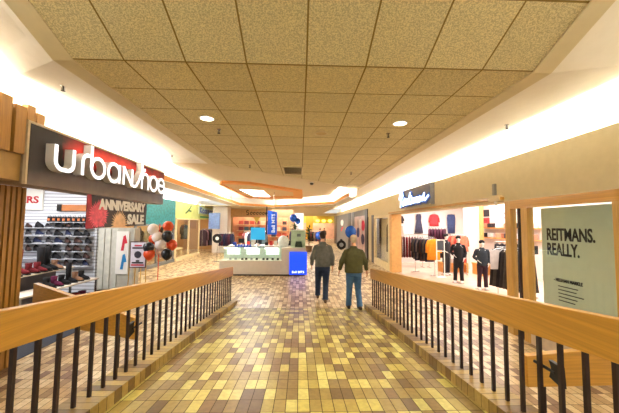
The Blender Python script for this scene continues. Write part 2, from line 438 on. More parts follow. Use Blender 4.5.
# coves: area light local -Z is the emission direction
for k in range(7):
    y = -1.5 + 5.2 * k
    area('cove_lamp', (4.40, y, 3.37), (R(180), R(-0), 0), .12, 5.0, 165 if k < 3 else 125, WHITE)
for k in range(3):
    y = -1.2 + 3.8 * k
    area('cove_lamp', (-3.88, y, 3.37), (R(180), 0, 0), .12, 3.6, 100, WHITE)
for k in range(3):
    area('cove_lamp', (-4.1, 9.8 + 3.6 * k, 3.34), (R(180), 0, 0), .12, 3.4, 80, WHITE)
area('cove_lamp', (-.7, 20.2, 3.34), (R(180), 0, R(-45)), 2.2, .12, 45, WHITE)
area('cove_lamp', (1.2, 17.9, 3.34), (R(180), 0, R(-45)), 2.2, .12, 45, WHITE)
area('cove_lamp', (2.15, 14.8, 3.34), (R(180), 0, 0), .12, 3.4, 50, WHITE)
for k in range(3):
    area('cove_lamp', (-7.3, 11.0 + 5 * k, 3.45), (R(180), 0, 0), .15, 4.8, 260, WHITE)
area('skylight_lamp', (-2.2, 15.5, 3.6), (0, 0, 0), 1.0, 3.0, 190, (.97, .97, 1))
# tubes that can be seen from another side
mb = MB()
for a, b in ((-3.5, 8), (9, 20), (21, 33)): pass
for i, (x, z, y0, y1) in enumerate(((4.33, 3.36, -3.9, 33.5), (-3.82, 3.36, -3.9, 8.0))):
    o = MB().tube([(x, y0, z), (x, y1, z)], .016).build('fluorescent_tube', M['lum'])
    tag(o, ('long fluorescent tube hidden in the right wall cove', 'long fluorescent tube hidden in the left wall cove')[i], 'lamp', 'cove tubes')

# downlights
def downlight(x, y, z, lit, label, spot=True):
    t = thing('downlight', label, 'ceiling light', (x, y, z), 'recessed ceiling downlights')
    n = 24
    rr = [[(x + q * math.cos(2 * PI * k / n), y + q * math.sin(2 * PI * k / n), zz) for k in range(n)] for q, zz in ((.10, z), (.125, z - .002), (.125, z - .014), (.098, z - .014), (.095, z - .004))]
    MB().loft(rr, cap=False).build('trim_ring', M['white'] if lit else M['border'], t)
    MB().cyl(x, y, z - .010, z - .004, .096, 24).build('lens', M['lum_dl'] if lit else mat('unlit lens', (200, 176, 120), .5), t)
    if lit and spot:
        l = bpy.data.lights.new('downlight_lamp', 'SPOT'); l.energy = 170; l.color = WARM; l.spot_size = R(140); l.spot_blend = .8; l.shadow_soft_size = .09
        o = bpy.data.objects.new('downlight_lamp', l); COL.objects.link(o); o.location = (x, y, z - .03)
downlight(-1.45, 4.58, ZC, True, 'round lit recessed downlight on the left of the tiled ceiling')
downlight(1.57, 4.62, ZC, True, 'round lit recessed downlight on the right of the tiled ceiling')
downlight(.36, 5.22, ZC, False, 'unlit round recessed downlight near the middle of the ceiling')
downlight(-1.45, -.6, z1, True, 'added fill downlight above the top landing, left')  # landing pair is added out of view, to brighten the foreground
downlight(1.57, -.6, z1, True, 'added fill downlight above the top landing, right')

# sprinklers
def sprinkler(x, y, z, label):
    t = thing('sprinkler', label, 'sprinkler', (x, y, z), 'ceiling sprinklers')
    MB().cyl(x, y, z - .012, z, .035, 14).build('escutcheon', M['chrome'], t)
    mb = MB().cyl(x, y, z - .07, z - .012, .009, 8); mb.cyl(x, y, z - .078, z - .072, .024, 12); mb.tube([(x - .018, y, z - .03), (x - .022, y, z - .055), (x, y, z - .075)], .003, 6).tube([(x + .018, y, z - .03), (x + .022, y, z - .055), (x, y, z - .075)], .003, 6)
    mb.build('head', M['dark'], t)
sprinkler(-1.41, 5.12, ZC, 'small dark sprinkler head just beyond the left lit downlight')
sprinkler(1.54, 5.16, ZC, 'small dark sprinkler head just beyond the right lit downlight')
sprinkler(-1.39, 8.2, ZC, 'small sprinkler head near the diagonal ceiling edge, left of the vent')
sprinkler(1.55, 9.05, ZC, 'small sprinkler head on the far right of the tiled ceiling')
sprinkler(-3.0, 3.78, 3.83, 'sprinkler head on the white cove above the shoe shop sign')
sprinkler(-3.25, 7.6, 3.86, 'sprinkler head on the white cove beyond the shoe shop sign')
sprinkler(3.5, 4.9, 3.84, 'sprinkler head on the white cove above the boutique wall')
# vent
t = thing('ceiling_vent', 'square louvred air vent set in the ceiling near its diagonal edge', 'vent', (-.23, 8.9, ZC - .03))
mb = MB(); x0, x1, y0, y1 = -.53, .08, 8.3, 9.6
for a in ((x0, x1, y0, y0 + .07), (x0, x1, y1 - .07, y1), (x0, x0 + .05, y0 + .07, y1 - .07), (x1 - .05, x1, y0 + .07, y1 - .07)): mb.box(*a, ZC - .02, ZC - .001)
mb.build('frame', M['border'], t)
for k in range(7):
    y = y0 + .16 + k * .16
    MB().hexa([(x0 + .05, y, ZC - .018), (x1 - .05, y, ZC - .018), (x1 - .05, y + .1, ZC - .004), (x0 + .05, y + .1, ZC - .004)], [(x0 + .05, y, ZC - .012), (x1 - .05, y, ZC - .012), (x1 - .05, y + .1, ZC - .001), (x0 + .05, y + .1, ZC - .001)]).build('louvre', M['dark'] if k % 2 else mat('louvre tan', (120, 96, 60), .5), t)
# dome camera
t = thing('security_camera', 'small white security camera hanging at the diagonal ceiling edge', 'camera', (.43, 11.2, ZC))
MB().cyl(.43, 11.2, ZC - .05, ZC, .07, 16).build('base', M['white'], t)
MB().ell((.43, 11.2, ZC - .07), .075, .075, .06).build('dome', M['blackp'], t, smooth=True)

# ================================================================== RAILINGS
def railing(sx, y0, y1, label):
    x = 1.8 * sx
    t = thing('railing', label, 'railing', (x, (y0 + y1) / 2, rz((y0 + y1) / 2) + .12), 'ramp railings')
    zt = lambda y: 1.57 - RS * (y - 1.9)
    a, b = x - .035, x + .035
    MB().hexa([(a, y0, zt(y0) - .245), (b, y0, zt(y0) - .245), (b, y1, zt(y1) - .245), (a, y1, zt(y1) - .245)], [(a, y0, zt(y0)), (b, y0, zt(y0)), (b, y1, zt(y1)), (a, y1, zt(y1))]).build('rail_board', M['oak_y'], t, bevel=.006)
    n = int((y1 - .15 + 1.0) / .184)
    y = y1 - .1
    while y > .3:
        MB().box(x - .013, x + .013, y - .013, y + .013, rz(y) + .119, zt(y) - .243).build('baluster', M['dark'], t)
        y -= .184
    ya, yb = (3.42, 3.62) if sx < 0 else (2.14, 2.33)
    z_ = rz(ya) + .53
    o = MB().slab([(x + .02 * sx, ya - .06, z_ - .08), (x + .02 * sx, ya + .05, z_ - .05), (x + .02 * sx, ya + .03, z_ + .02), (x + .02 * sx, ya + .05, z_ + .07), (x + .02 * sx, ya - .05, z_ + .06)], (.03 * sx, 0, 0)).tube([(x + .025 * sx, ya, z_), (x + .025 * sx, yb, z_)], .012, 8).build('latch', M['blackm'], t)
    return t
railing(-1, -.6, 8.18, 'long honey oak railing board on dark bars, left side of the ramp')
railing(1, -.6, 7.5, 'long honey oak railing board on dark bars, right side of the ramp')

def barrier(sx, pa, pb, zt_a, zt_b, label):
    ax, ay = pa; bx, by = pb
    t = thing('barrier_board', label, 'barrier', (ax, ay, .0))
    d = Vector((bx - ax, by - ay, 0)).normalized(); n = Vector((-d.y, d.x, 0)) * .07
    MB().slab([(ax, ay, .57), (bx, by, .57), (bx, by, zt_b), (ax, ay, zt_a)], n).build('board', M['oak_x'], t, bevel=.005)
    for f in (.12, .9):
        c = Vector((ax, ay, 0)).lerp(Vector((bx, by, 0)), f) + n * 1.3
        MB().box(c.x - .02, c.x + .02, c.y - .02, c.y + .02, .011, .6).build('leg', M['dark'], t)
barrier(-1, (-2.14, 4.18), (-4.12, 4.95), .85, 1.15, 'low wooden barrier board behind the left railing')
barrier(1, (2.2, 2.9), (4.05, 2.95), .86, 1.0, 'low wooden barrier board behind the right railing')

# ================================================================== SHOE SHOP (left)
# wooden slatted pillar
t = thing('slatted_pillar', 'tall wooden slatted pillar at the left end of the shoe shop sign', 'pillar', (-4.35, 3.9, 0))
MB().box(-4.9, -4.24, 2.4, 4.69, .011, 2.63).build('core', M['oak_dk'], t)
for k in range(26):
    y = 4.70 - k * .085
    MB().box(-4.24, -4.18, y - .055, y, .011, 2.62).build('slat', M['oak_d'], t)
for ya_, yb_, zt_ in ((4.15, 4.27, 3.60), (4.0, 4.12, 3.66)): MB().box(-3.69, -3.61, ya_, yb_, 3.455, zt_).build('top_board', M['oak_d'], t)
y = 3.98
for k, zt_ in enumerate((3.60, 3.66, 3.66, 3.70, 3.66, 3.7, 3.7, 3.68, 3.7, 3.68)):
    MB().box(-3.69, -3.60, y - .15, y, 2.98, zt_).build('top_board', M['oak_d'], t)
    MB().box(-3.695, -3.67, y - .2, y - .15, 2.98, zt_ - .03).build('groove_board', M['oak_dk'], t)
    y -= .2
MB().box(-4.23, -3.68, 2.2, 4.12, 2.64, 2.98).build('sill_box', mat('sill box wood', (176, 140, 78), .5), t)

# sign box
SX = -3.60
def sign_mat():
    m, nt, b = _new('printed sign face'); N, L = nt.nodes, nt.links
    tc = N.new('ShaderNodeTexCoord'); sp = N.new('ShaderNodeSeparateXYZ'); L.new(tc.outputs['Object'], sp.inputs[0])
    nz = N.new('ShaderNodeTexNoise'); nz.inputs['Scale'].default_value = 3.5; nz.inputs['Detail'].default_value = 6; L.new(tc.outputs['Object'], nz.inputs['Vector'])
    # object origin at sign base centre; z 0..0.9, y -2..2
    zz = math_node(nt, 'ADD', sp.outputs['Z'], math_node(nt, 'MULTIPLY', math_node(nt, 'SUBTRACT', nz.outputs['Fac'], .5), .25))
    r1 = N.new('ShaderNodeValToRGB'); e = r1.color_ramp.elements
    e[0].position = .0; e[0].color = lin((120, 104, 92)); e[1].position = .24; e[1].color = lin((74, 58, 54))
    for p, c in ((.36, (40, 20, 20)), (.48, (170, 34, 30)), (.66, (240, 70, 56)), (.76, (190, 36, 34)), (.88, (60, 20, 20))):
        x = e.new(p); x.color = lin(c)
    L.new(zz, r1.inputs['Fac'])
    yy = math_node(nt, 'ADD', math_node(nt, 'MULTIPLY', sp.outputs['Y'], .25), .5)
    r2 = N.new('ShaderNodeValToRGB'); q = r2.color_ramp.elements
    q[0].position = .12; q[0].color = (0, 0, 0, 1); q[1].position = .22; q[1].color = (1, 1, 1, 1)
    x = q.new(.72); x.color = (.9, .9, .9, 1); x = q.new(.95); x.color = (.35, .35, .35, 1)
    L.new(math_node(nt, 'ADD', yy, math_node(nt, 'MULTIPLY', math_node(nt, 'SUBTRACT', nz.outputs['Fac'], .5), .2)), r2.inputs['Fac'])
    mx = N.new('ShaderNodeMixRGB'); L.new(r2.outputs['Color'], mx.inputs['Fac'])
    r3 = N.new('ShaderNodeValToRGB'); w2 = r3.color_ramp.elements
    w2[0].position = 0; w2[0].color = lin((112, 96, 84)); w2[1].position = .25; w2[1].color = lin((34, 24, 24))
    L.new(zz, r3.inputs['Fac']); L.new(r3.outputs['Color'], mx.inputs[1]); L.new(r1.outputs['Color'], mx.inputs[2])
    L.new(mx.outputs[0], b.inputs['Base Color']); b.inputs['Roughness'].default_value = .45
    return m
t = thing('shop_sign', 'long dark red shop sign with raised white letters reading urban shoe', 'sign', (SX, 6.05, 2.6))
MB().box(SX - .38, SX - .02, 4.02, 8.0, 2.6, 3.2).box(SX - .09, SX - .02, 4.02, 8.0, 3.2, 3.44).build('cabinet', mat('sign cabinet', (150, 126, 96), .6), t)
MB().box(SX - .02, SX, 4.05, 7.99, 2.6, 3.42).build('face', sign_mat(), t)
mb = MB().box(SX - .03, SX + .012, 4.0, 8.01, 3.42, 3.45).box(SX - .03, SX + .012, 4.0, 4.03, 2.6, 3.42)
mb.build('edge_trim', mat('sign edge', (196, 176, 140), .4), t)
LW = M['letter'] = mat('white letter return', (206, 202, 196), .4, var=.02); LF = emis('lit white letter face', (250, 250, 255), 1.0)
# letters, local u along +Y, v up, baseline z=2.85, x height .32
def L_(off, lines): return [[(p[0] + off, p[1]) for p in l] for l in lines]
xh = .33; asc = .50; W = .36
G = {
 'u': [[(0, xh), (0, .12)] + arc(.12, .12, .12, .12, 180, 270)[1:] + [(.2, 0)] + arc(.22, .12, .12, .12, 270, 360)[1:] + [(.34, xh)]],
 'r': [[(0, 0), (0, .2)] + arc(.12, .2, .12, .13, 180, 85)[1:] + [(.2, xh)]],
 'b': [[(0, asc), (0, .16)], arc(.17, .165, .17, .165, 0, 360, 20)],
 'a': [arc(.17, .165, .17, .165, 0, 360, 20), [(.34, xh), (.34, 0)]],
 'n': [[(0, 0), (0, xh)], [(0, xh), (.28, .02)], [(.3, 0), (.3, xh)]],
 's': [[(-.08, 0)] + [(.02, 0.02), (.1, .12), (.16, .22), (.24, .36), (.36, .42)]],
 'h': [[(0, 0), (0, asc + .05)], [(0, .2)] + arc(.14, .19, .14, .14, 180, 0)[1:] + [(.28, 0)]],
 'o': [arc(.17, .165, .17, .165, 0, 360, 20)],
 'e': [[(0.02, .17), (.30, .17)] + arc(.16, .165, .16, .165, 0, 315, 16)[1:]],
}
seq = [('u', 4.33), ('r', 4.86), ('b', 5.06), ('a', 5.50), ('n', 5.98), ('s', 6.42), ('h', 6.66), ('o', 7.02), ('e', 7.42)]
for ch, yy in seq:
    lt = strokes(G[ch], .064, .12, (SX + .0, yy, 2.87), 'left', LW, t, 'letter')
    strokes(G[ch], .058, .006, (SX + .12, yy, 2.87), 'left', LF, lt, 'letter_face')
mb = MB()

# hanging banner
bx = -3.62
def zb(y, top): return (2.585 if top else 2.01) + .012 * (y - 5.3)
t = thing('sale_banner', 'dark banner with pink firework reading ANNIVERSARY SALE hanging under the sign', 'banner', (bx, 6.3, 2.0))
MB().slab([(bx, 5.2, 2.0), (bx, 7.2, 2.06), (bx, 7.2, 2.57), (bx, 5.2, 2.59)], (-.006, 0, 0)).build('cloth', mat('banner print', (44, 26, 24), .5, var=.5, scale=5), t)
def burst(cy, cz, r0, r1, n, m, nm):
    pts = []
    for k in range(2 * n):
        q = r1 if k % 2 == 0 else r0
        q *= random.uniform(.82, 1.0)
        yy = cy + q * math.cos(PI * k / n); z_ = cz + q * math.sin(PI * k / n)
        pts.append((bx + .003, min(max(yy, 5.205), 7.19), min(max(z_, 2.015), 2.56)))
    MB().slab(pts, (.002, 0, 0)).build(nm, m, t)
MB().slab([(bx + .001, 5.2, 2.0), (bx + .001, 5.38, 2.0), (bx + .001, 5.3, 2.59), (bx + .001, 5.2, 2.59)], (.002, 0, 0)).build('printed_stripe', mat('crimson print', (176, 30, 48), .5, var=.3), t)
burst(5.52, 2.24, .22, .30, 34, mat('pink print', (232, 92, 112), .5, var=.3, scale=16), 'printed_firework')
burst(6.15, 2.08, .2, .32, 30, mat('cream print', (240, 196, 150), .5, var=.2), 'printed_spark')
wt = mat('white print', (255, 254, 250), .5, var=.0)
text('ANNIVERSARY', .185, (bx + .004, 5.50, 2.355), 'left', wt, t, width=1.62, bold=.013, rot=R(.4))
text('SALE', .2, (bx + .004, 6.42, 2.09), 'left', wt, t, width=.66, bold=.014)

# slat wall and shop shell
struct('wall_slat', B(-9.5, -5.93, 9.0, 9.12, .0, 3.3), M['slat'])
struct('wall_shoe_shop', B(-9.6, -9.5, 2.5, 9.1, 0, 3.3).box(-9.5, -4.9, 2.4, 2.5, 0, 3.3), M['shopwhite'])
struct('ceiling_shoe_shop', B(-9.5, -4.06, 2.5, 9.1, 3.3, 3.34), M['white'])
area('shop_lamp', (-6.8, 6.6, 3.27), (0, 0, 0), 3.0, 3.0, 170, (.96, .97, 1.0))
# wall brand board
t = thing('wall_sign', 'white board with red italic capitals on the slat wall', 'sign', (-8.3, 8.96, 2.5))
MB().box(-9.2, -7.48, 8.93, 8.99, 2.46, 3.06).build('board', M['white'], t)
text('SKECHERS', .2, (-9.1, 8.925, 2.66), 'cam', mat('red lettering', (190, 24, 34), .5), t, width=1.52, bold=.008)
t = tag(MB().box(-6.92, -5.96, 8.93, 8.99, 2.44, 2.62).build('wall_strip', mat('rust strip', (190, 116, 62), .5)), 'narrow rust orange board across the slat wall', 'board')
tag(MB().box(-7.06, -6.93, 8.92, 8.99, 2.43, 2.63).build('wall_speaker', M['blackp'], bevel=.01), 'small black box at the end of the rust orange board', 'speaker')
# shoes
def shoe_proto(m_up, m_sole, kind='sneaker'):
    """length .29 along local x, toe at +x"""
    t = thing('sneaker', '', 'shoe', (0, 0, 0))
    if kind == 'sneaker':
        prof = [(-.14, .09, .036), (-.10, .115, .040), (-.05, .105, .040), (0, .075, .042), (.05, .062, .046), (.10, .05, .046), (.135, .03, .03)]
        rings = []
        for x, h, w_ in prof:
            rings.append([(x, w_ * math.cos(a), .022 + max(0, math.sin(a)) * h * (1 - .0) if math.sin(a) > 0 else .02) for a in [2 * PI * k / 12 for k in range(12)]])
        MB().loft(rings).build('upper', m_up, t, smooth=True)
        MB().slab([(-.15, -.036, 0), (-.05, -.04, 0), (.08, -.052, 0), (.14, -.034, 0), (.155, 0, 0), (.14, .034, 0), (.08, .052, 0), (-.05, .04, 0), (-.15, .036, 0)], (0, 0, .024)).build('sole', m_sole, t)
    else:
        hh = .42 if kind == 'tall' else .2
        rings = [[(-.06 + .05 * math.cos(a), .045 * math.sin(a), .05)for a in [2 * PI * k / 12 for k in range(12)]],
                 [(-.065 + .052 * math.cos(a), .046 * math.sin(a), hh * .5)for a in [2 * PI * k / 12 for k in range(12)]],
                 [(-.06 + .062 * math.cos(a), .056 * math.sin(a), hh)for a in [2 * PI * k / 12 for k in range(12)]]]
        mb = MB().loft(rings)
        rings = []
        for x, h, w_ in [(-.11, .10, .036), (-.04, .12, .042), (.02, .085, .044), (.08, .06, .048), (.13, .035, .03)]:
            rings.append([(x, w_ * math.cos(a), .022 + max(0, math.sin(a)) * h) for a in [2 * PI * k / 12 for k in range(12)]])
        mb.loft(rings).build('upper', m_up, t, smooth=True)
        MB().slab([(-.115, -.036, 0), (.08, -.05, 0), (.14, -.03, 0), (.15, 0, 0), (.14, .03, 0), (.08, .05, 0), (-.115, .036, 0)], (0, 0, .024)).build('sole', m_sole, t)
    return t
sb = M['blackp']; sw = mat('pale sole', (170, 170, 172), .6)
protos = [(shoe_proto(cloth('shoe black', (24, 24, 28)), sb), 'black'), (shoe_proto(cloth('shoe charcoal', (58, 56, 60)), sw), 'charcoal'),
          (shoe_proto(cloth('shoe navy', (32, 40, 70)), sw), 'navy'), (shoe_proto(cloth('shoe brown', (70, 48, 42)), sb), 'dark brown')]
rows = [('top', 1.95), ('second', 1.72), ('third', 1.50), ('fourth', 1.28), ('fifth', 1.07), ('lowest', .86)]
used = set()
for rn, zz in rows:
    for k in range(8):
        x = -8.05 + k * .275 + random.uniform(-.03, .03)
        if rn in ('fifth', 'lowest') and k < 3: continue
        p, cn = random.choice(protos)
        lab = f'{cn} sneaker on the {rn} row of the white slat wall'
        y = 8.91
        if p.name in used:
            o = dup(p, (x, y, zz), R(-38) if k % 2 else R(-25), lab, (1.15, 1.1, 1.35))
        else:
            used.add(p.name); o = p; o.location = (x, y, zz); o.rotation_euler = (0, 0, R(-30)); o['label'] = lab
        o['group'] = 'sneakers on the slat wall'
    # ledge carrying the row
    tag(MB().box(-8.2, -5.98, 8.80, 8.995, zz - .014, zz).build('shoe_ledge', M['glassg'] if False else mat('ledge grey', (196, 198, 206), .4)), f'thin grey shoe ledge under the {rn} row on the slat wall', 'shelf', 'ledges on the slat wall')
# handbags / orange topped boxes along the top
bagm = mat('black bag', (30, 24, 24), .6); bago = mat('orange patch', (222, 120, 60), .6)
bl = MB().box(-7.3, -5.98, 8.78, 8.995, 2.10, 2.115).build('shoe_ledge', mat('ledge grey', (196, 198, 206), .4)); tag(bl, 'thin grey ledge above the sneaker rows, holding black bags', 'shelf', 'ledges on the slat wall')
t0 = thing('small_bag', 'small black bag with orange patch on the ledge above the sneakers', 'bag', (0, 0, 0), 'black bags on the top ledge')
MB().hexa([(-.055, -.04, 0), (.055, -.04, 0), (.055, .04, 0), (-.055, .04, 0)], [(-.05, -.03, .15), (.05, -.03, .15), (.05, .03, .15), (-.05, .03, .15)]).build('body', bagm, t0, bevel=.01)
MB().box(-.03, .03, -.045, -.037, .04, .10).build('patch', bago, t0)
MB().tube([(-.03, 0, .15), (-.025, 0, .2), (.025, 0, .2), (.03, 0, .15)], .006, 6).build('handle', bagm, t0)
for k in range(9):
    o = t0 if k == 0 else dup(t0)
    o.location = (-7.2 + k * .14, 8.88, 2.116)
# boot display
t = thing('shoe_display', 'white two-tier shelf unit with boots, behind the left railing', 'display shelf', (-6.1, 7.4, .011))
MB().box(-6.75, -6.0, 6.0, 8.3, .90, .935).build('shelf', mat('cream shelf', (226, 216, 198), .5), t)
MB().box(-6.0, -5.5, 6.2, 8.55, .565, .60).build('shelf', mat('cream shelf', (226, 216, 198), .5), t)
MB().box(-6.75, -6.4, 6.1, 8.2, .011, .9).build('cabinet', mat('shelf cabinet', (96, 92, 96), .6), t)
for xx, yy in ((-6.05, 6.05), (-6.05, 8.25)): MB().box(xx - .02, xx + .02, yy - .02, yy + .02, .011, .9).build('leg', M['chrome'], t)
for xx, yy in ((-5.55, 6.25), (-5.55, 8.5)): MB().box(xx - .02, xx + .02, yy - .02, yy + .02, .011, .565).build('leg', M['chrome'], t)
red = cloth('dark red suede', (112, 18, 26)); blk = cloth('black suede', (20, 18, 20)); tan = cloth('tan suede', (160, 120, 92)); pur = cloth('plum suede', (96, 20, 58))
def put(mt, kind, loc, rzv, label, grp, sc_=1.15):
    o = shoe_proto(mt, sb, kind); o.name = 'boot' if kind != 'sneaker' else 'shoe'; o.location = loc; o.rotation_euler = (0, 0, rzv); o['label'] = label; o['group'] = grp; o['category'] = 'boot' if kind != 'sneaker' else 'shoe'; o.scale = (sc_,) * 3
G1 = 'boots on the upper shelf'
put(red, 'tall', (-6.15, 6.92, .936), R(0), 'tall dark red boot at the left of the upper shelf', G1, 1.3)
put(red, 'short', (-6.12, 7.15, .936), R(10), 'short dark red boot, nearer the tall red boot', G1)
put(red, 'short', (-6.10, 7.34, .936), R(5), 'short dark red boot, nearer the tall black boots', G1)
put(blk, 'tall', (-6.15, 7.5, .936), R(0), 'tall black boot, nearer end of the black pair', G1, 1.35)
put(blk, 'tall', (-6.15, 7.68, .936), R(0), 'tall black boot, farther end of the black pair', G1, 1.35)
put(tan, 'short', (-6.12, 7.86, .936), R(0), 'short tan boot at the far end of the upper shelf', G1, 1.1)
put(tan, 'sneaker', (-6.10, 6.68, .936), R(0), 'tan shoe at the near end of the upper shelf', G1, 1.2)
G2 = 'boots on the lower shelf'
for k, (mt, kd, cn) in enumerate(((blk, 'short', 'black ankle boot at the near end of the lower shelf'), (pur, 'short', 'plum ankle boot on the lower shelf'), (blk, 'short', 'black ankle boot beside the plum boot'), (blk, 'tall', 'black mid boot on the lower shelf'), (tan, 'short', 'tan cuffed boot on the lower shelf'), (blk, 'short', 'black ankle boot at the far end of the lower shelf'))):
    put(mt, kd, (-5.72, 7.15 + k * .22, .601), R(-5), cn, G2, 1.15)
for k in range(4):
    put(pur if k % 2 else red, 'short', (-5.62, 7.5 + k * .24, .012), 0, ('dark red boot on the carpet under the shelf, nearest', 'plum boot on the carpet under the shelf, nearest', 'dark red boot on the carpet under the shelf, farther', 'plum boot on the carpet under the shelf, farthest')[k], 'boots under the shelf', 1.5)
# display cabinet panels
t = thing('display_cabinet', 'tall pale folding cabinet with a poster, right of the slat wall', 'cabinet', (-5.35, 9.1, .0))
MB().box(-5.88, -4.84, 9.0, 9.3, .16, 1.96).build('body', mat('cabinet beige', (190, 186, 170), .5), t)
MB().box(-5.86, -4.86, 9.03, 9.28, 0.0, .16).build('plinth', M['blackp'], t)
for xx in (-5.84, -5.66, -5.46): MB().box(xx, xx + .15, 8.975, 9.0, .2, 1.93).build('door', mat('cabinet door', (206, 204, 190), .5), t)
MB().box(-5.34, -4.98, 8.97, 9.0, .62, 1.86).build('poster', M['white'], t)
pr = mat('red figure', (206, 40, 60), .5); pb = mat('blue figure', (40, 130, 190), .5)
for m_, zz in ((pr, 1.30), (pb, .76)):
    MB().slab([(-5.2, 8.968, zz), (-5.12, 8.968, zz), (-5.10, 8.968, zz + .2), (-5.02, 8.968, zz + .22), (-5.08, 8.968, zz + .45), (-5.14, 8.968, zz + .42), (-5.17, 8.968, zz + .2)], (0, -.004, 0)).build('printed_figure', m_, t)
# easel sign
t = thing('easel_sign', 'wooden easel holding a small white sale notice beside the balloons', 'sign', (-4.62, 8.9, 0))
MB().box(-4.88, -4.41, 8.86, 8.89, .82, 1.58).build('frame', mat('easel frame', (96, 70, 62), .5), t)
MB().box(-4.85, -4.44, 8.85, 8.86, .85, 1.55).build('notice', mat('notice paper', (226, 220, 232), .5), t)
for z_, w_, m_ in ((1.44, .2, 'r'), (1.37, .32, 'k'), (1.00, .1, 'k'), (.95, .32, 'k'), (.885, .36, 'r')):
    MB().box(-4.645 - w_ / 2, -4.645 + w_ / 2, 8.843, 8.85, z_, z_ + .04).build('printed_line', pr if m_ == 'r' else M['blackp'], t)
MB().loft([[(-4.645 + .1 * math.cos(2 * PI * k / 20), yy, 1.2 + .1 * math.sin(2 * PI * k / 20)) for k in range(20)] for yy in (8.85, 8.843)]).build('printed_disc', mat('dark print', (52, 46, 60), .5), t)
for xx, sl in ((-4.86, -.05), (-4.72, 0), (-4.56, 0), (-4.44, .05)): MB().tube([(xx, 8.89, 1.5 if sl else 1.0), (xx + sl, 8.86, .0)], .014, 6).build('leg', M['oak_z'], t)

# balloon column
t = thing('balloon_stand', 'thin red pole carrying the balloon column beside the shoe shop', 'stand', (-3.94, 8.6, 0))
MB().tube([(-3.94, 8.6, .02), (-3.94, 8.6, 2.1)], .012, 8).build('pole', mat('red pole', (214, 60, 50), .4), t)
MB().cyl(-3.94, 8.6, 0, .03, .16, 20).build('base', mat('red pole', (214, 60, 50), .4), t)
bm_ = {'orange': mat('orange balloon', (238, 84, 36), .25, var=.05), 'white': mat('white balloon', (244, 232, 224), .3, var=.03), 'black': mat('black balloon', (34, 34, 38), .2)}
bal = [('orange', -3.76, 2.02, 'topmost orange balloon of the column, at its top right'), ('white', -4.06, 1.94, 'white balloon at the top left of the column'), ('black', -3.66, 1.76, 'black balloon on the upper right of the column'),
       ('orange', -4.14, 1.66, 'orange balloon on the left of the column, below the white one'), ('white', -3.93, 1.72, 'white balloon in the middle of the column, upper'), ('white', -3.84, 1.52, 'white balloon in the middle of the column, centre'),
       ('orange', -3.64, 1.50, 'orange balloon on the right side of the column'), ('black', -4.16, 1.44, 'black balloon on the left of the column between two orange ones'), ('orange', -4.14, 1.26, 'lowest left orange balloon of the column'),
       ('white', -3.93, 1.30, 'lowest white balloon of the column'), ('black', -3.66, 1.26, 'lowest right black balloon of the column')]
for k, (c, x, z, l) in enumerate(bal):
    y = 8.6 + (-.13 if k % 3 else .12)
    b_ = thing('balloon', l, 'balloon', (x, y, z - .16), 'balloons of the column')
    n = 16; rings = []
    for j in range(11):
        tt = PI * (j + .05) / 10.1; q = .145 * math.sin(tt); zz = z - .155 * math.cos(tt) - (.02 if j < 2 else 0)
        rings.append([(x + q * math.cos(2 * PI * i / n), y + q * math.sin(2 * PI * i / n), zz) for i in range(n)])
    MB().loft(rings).build('envelope', bm_[c], b_, smooth=True)
    MB().cyl(x, y, z - .195, z - .165, .014, 8, .006).build('knot', bm_[c], b_)

# ================================================================== FAR LEFT SHOPS (X = -7)
FX = -7.0
t = thing('teal_fascia', 'teal patterned shop fascia above the left hall behind the balloons', 'shop sign', (FX - .1, 13, 2.05))
MB().box(FX - .19, FX, 9.13, 17.1, 2.06, 3.38).build('board', mat('teal pattern', (36, 120, 124), .5, var=.45, scale=9), t)
t = thing('green_fascia', 'yellow green shop fascia with blue lettering, left hall', 'shop sign', (FX - .1, 21, 2.43))
MB().box(FX - .19, FX, 17.12, 25.5, 2.43, 3.41).build('board', mat('lime fascia', (206, 214, 130), .5, var=.12, scale=2), t)
MB().box(FX, FX + .03, 20.9, 25.2, 2.8, 3.3).build('panel', mat('pale panel', (206, 226, 200), .5), t)
strokes([[(0, 0), (0, .36)], [(.3, .36), (0, .18), (.3, 0)]] + [arc(.62 + .42 * k, .1, .12, .12, 30, 330) for k in range(6)], .09, .02, (FX + .03, 21.2, 2.9), 'left', mat('blue lettering', (30, 80, 170), .4), t)
strokes([[(0, 0), (2.6, 0)]], .12, .02, (FX, 21.3, 2.6), 'left', mat('green lettering', (40, 150, 90), .4), t)
strokes([[(0, 0), (.5, .2), (.9, .5)], [(.4, .2), (.9, .15)]], .1, .02, (FX, 18.6, 2.75), 'left', mat('dark green lettering', (60, 110, 60), .4), t)
# shop fronts below: frames and panes
def storefront(y0, y1, zt_, mullions, label, mframe, X=FX, side=1):
    t = thing('shop_window', label, 'shop window', (X, (y0 + y1) / 2, 0))
    mb = MB().box(X - .05, X + .05, y0, y1, zt_ - .08, zt_).box(X - .08, X + .08, y0, y1, 0, .16)
    mb.build('frame', mframe, t)
    for m_ in mullions: MB().box(X - .04, X + .04, m_ - .05, m_ + .05, .16, zt_ - .08).build('mullion', mframe, t)
    ms = sorted(mullions)
    for a, b in zip(ms[:-1], ms[1:]): MB().box(X - .004, X + .004, a + .05, b - .05, .16, zt_ - .08).build('pane', M['glass'], t)
    return t
cream = mat('cream frame', (226, 206, 160), .5)
storefront(13.0, 17.0, 2.06, (13.05, 15.0, 16.95), 'glazed shop window under the teal fascia', mat('grey frame', (110, 112, 110), .4))
storefront(17.2, 21.2, 2.43, (17.25, 19.2, 21.15), 'cream framed shop window under the lime fascia', cream)
struct('wall_side_shops', B(-11, -10.9, 9.1, 30, 0, 3.4).box(-11, -7.2, 17.05, 17.1, 0, 3.4).box(-11, -7.2, 25.5, 25.6, 0, 3.4).box(-9.5, -9.4, 17.1, 25.5, 0, 3.3), mat('warm shop wall', (190, 150, 100), .7, var=.1, scale=1))
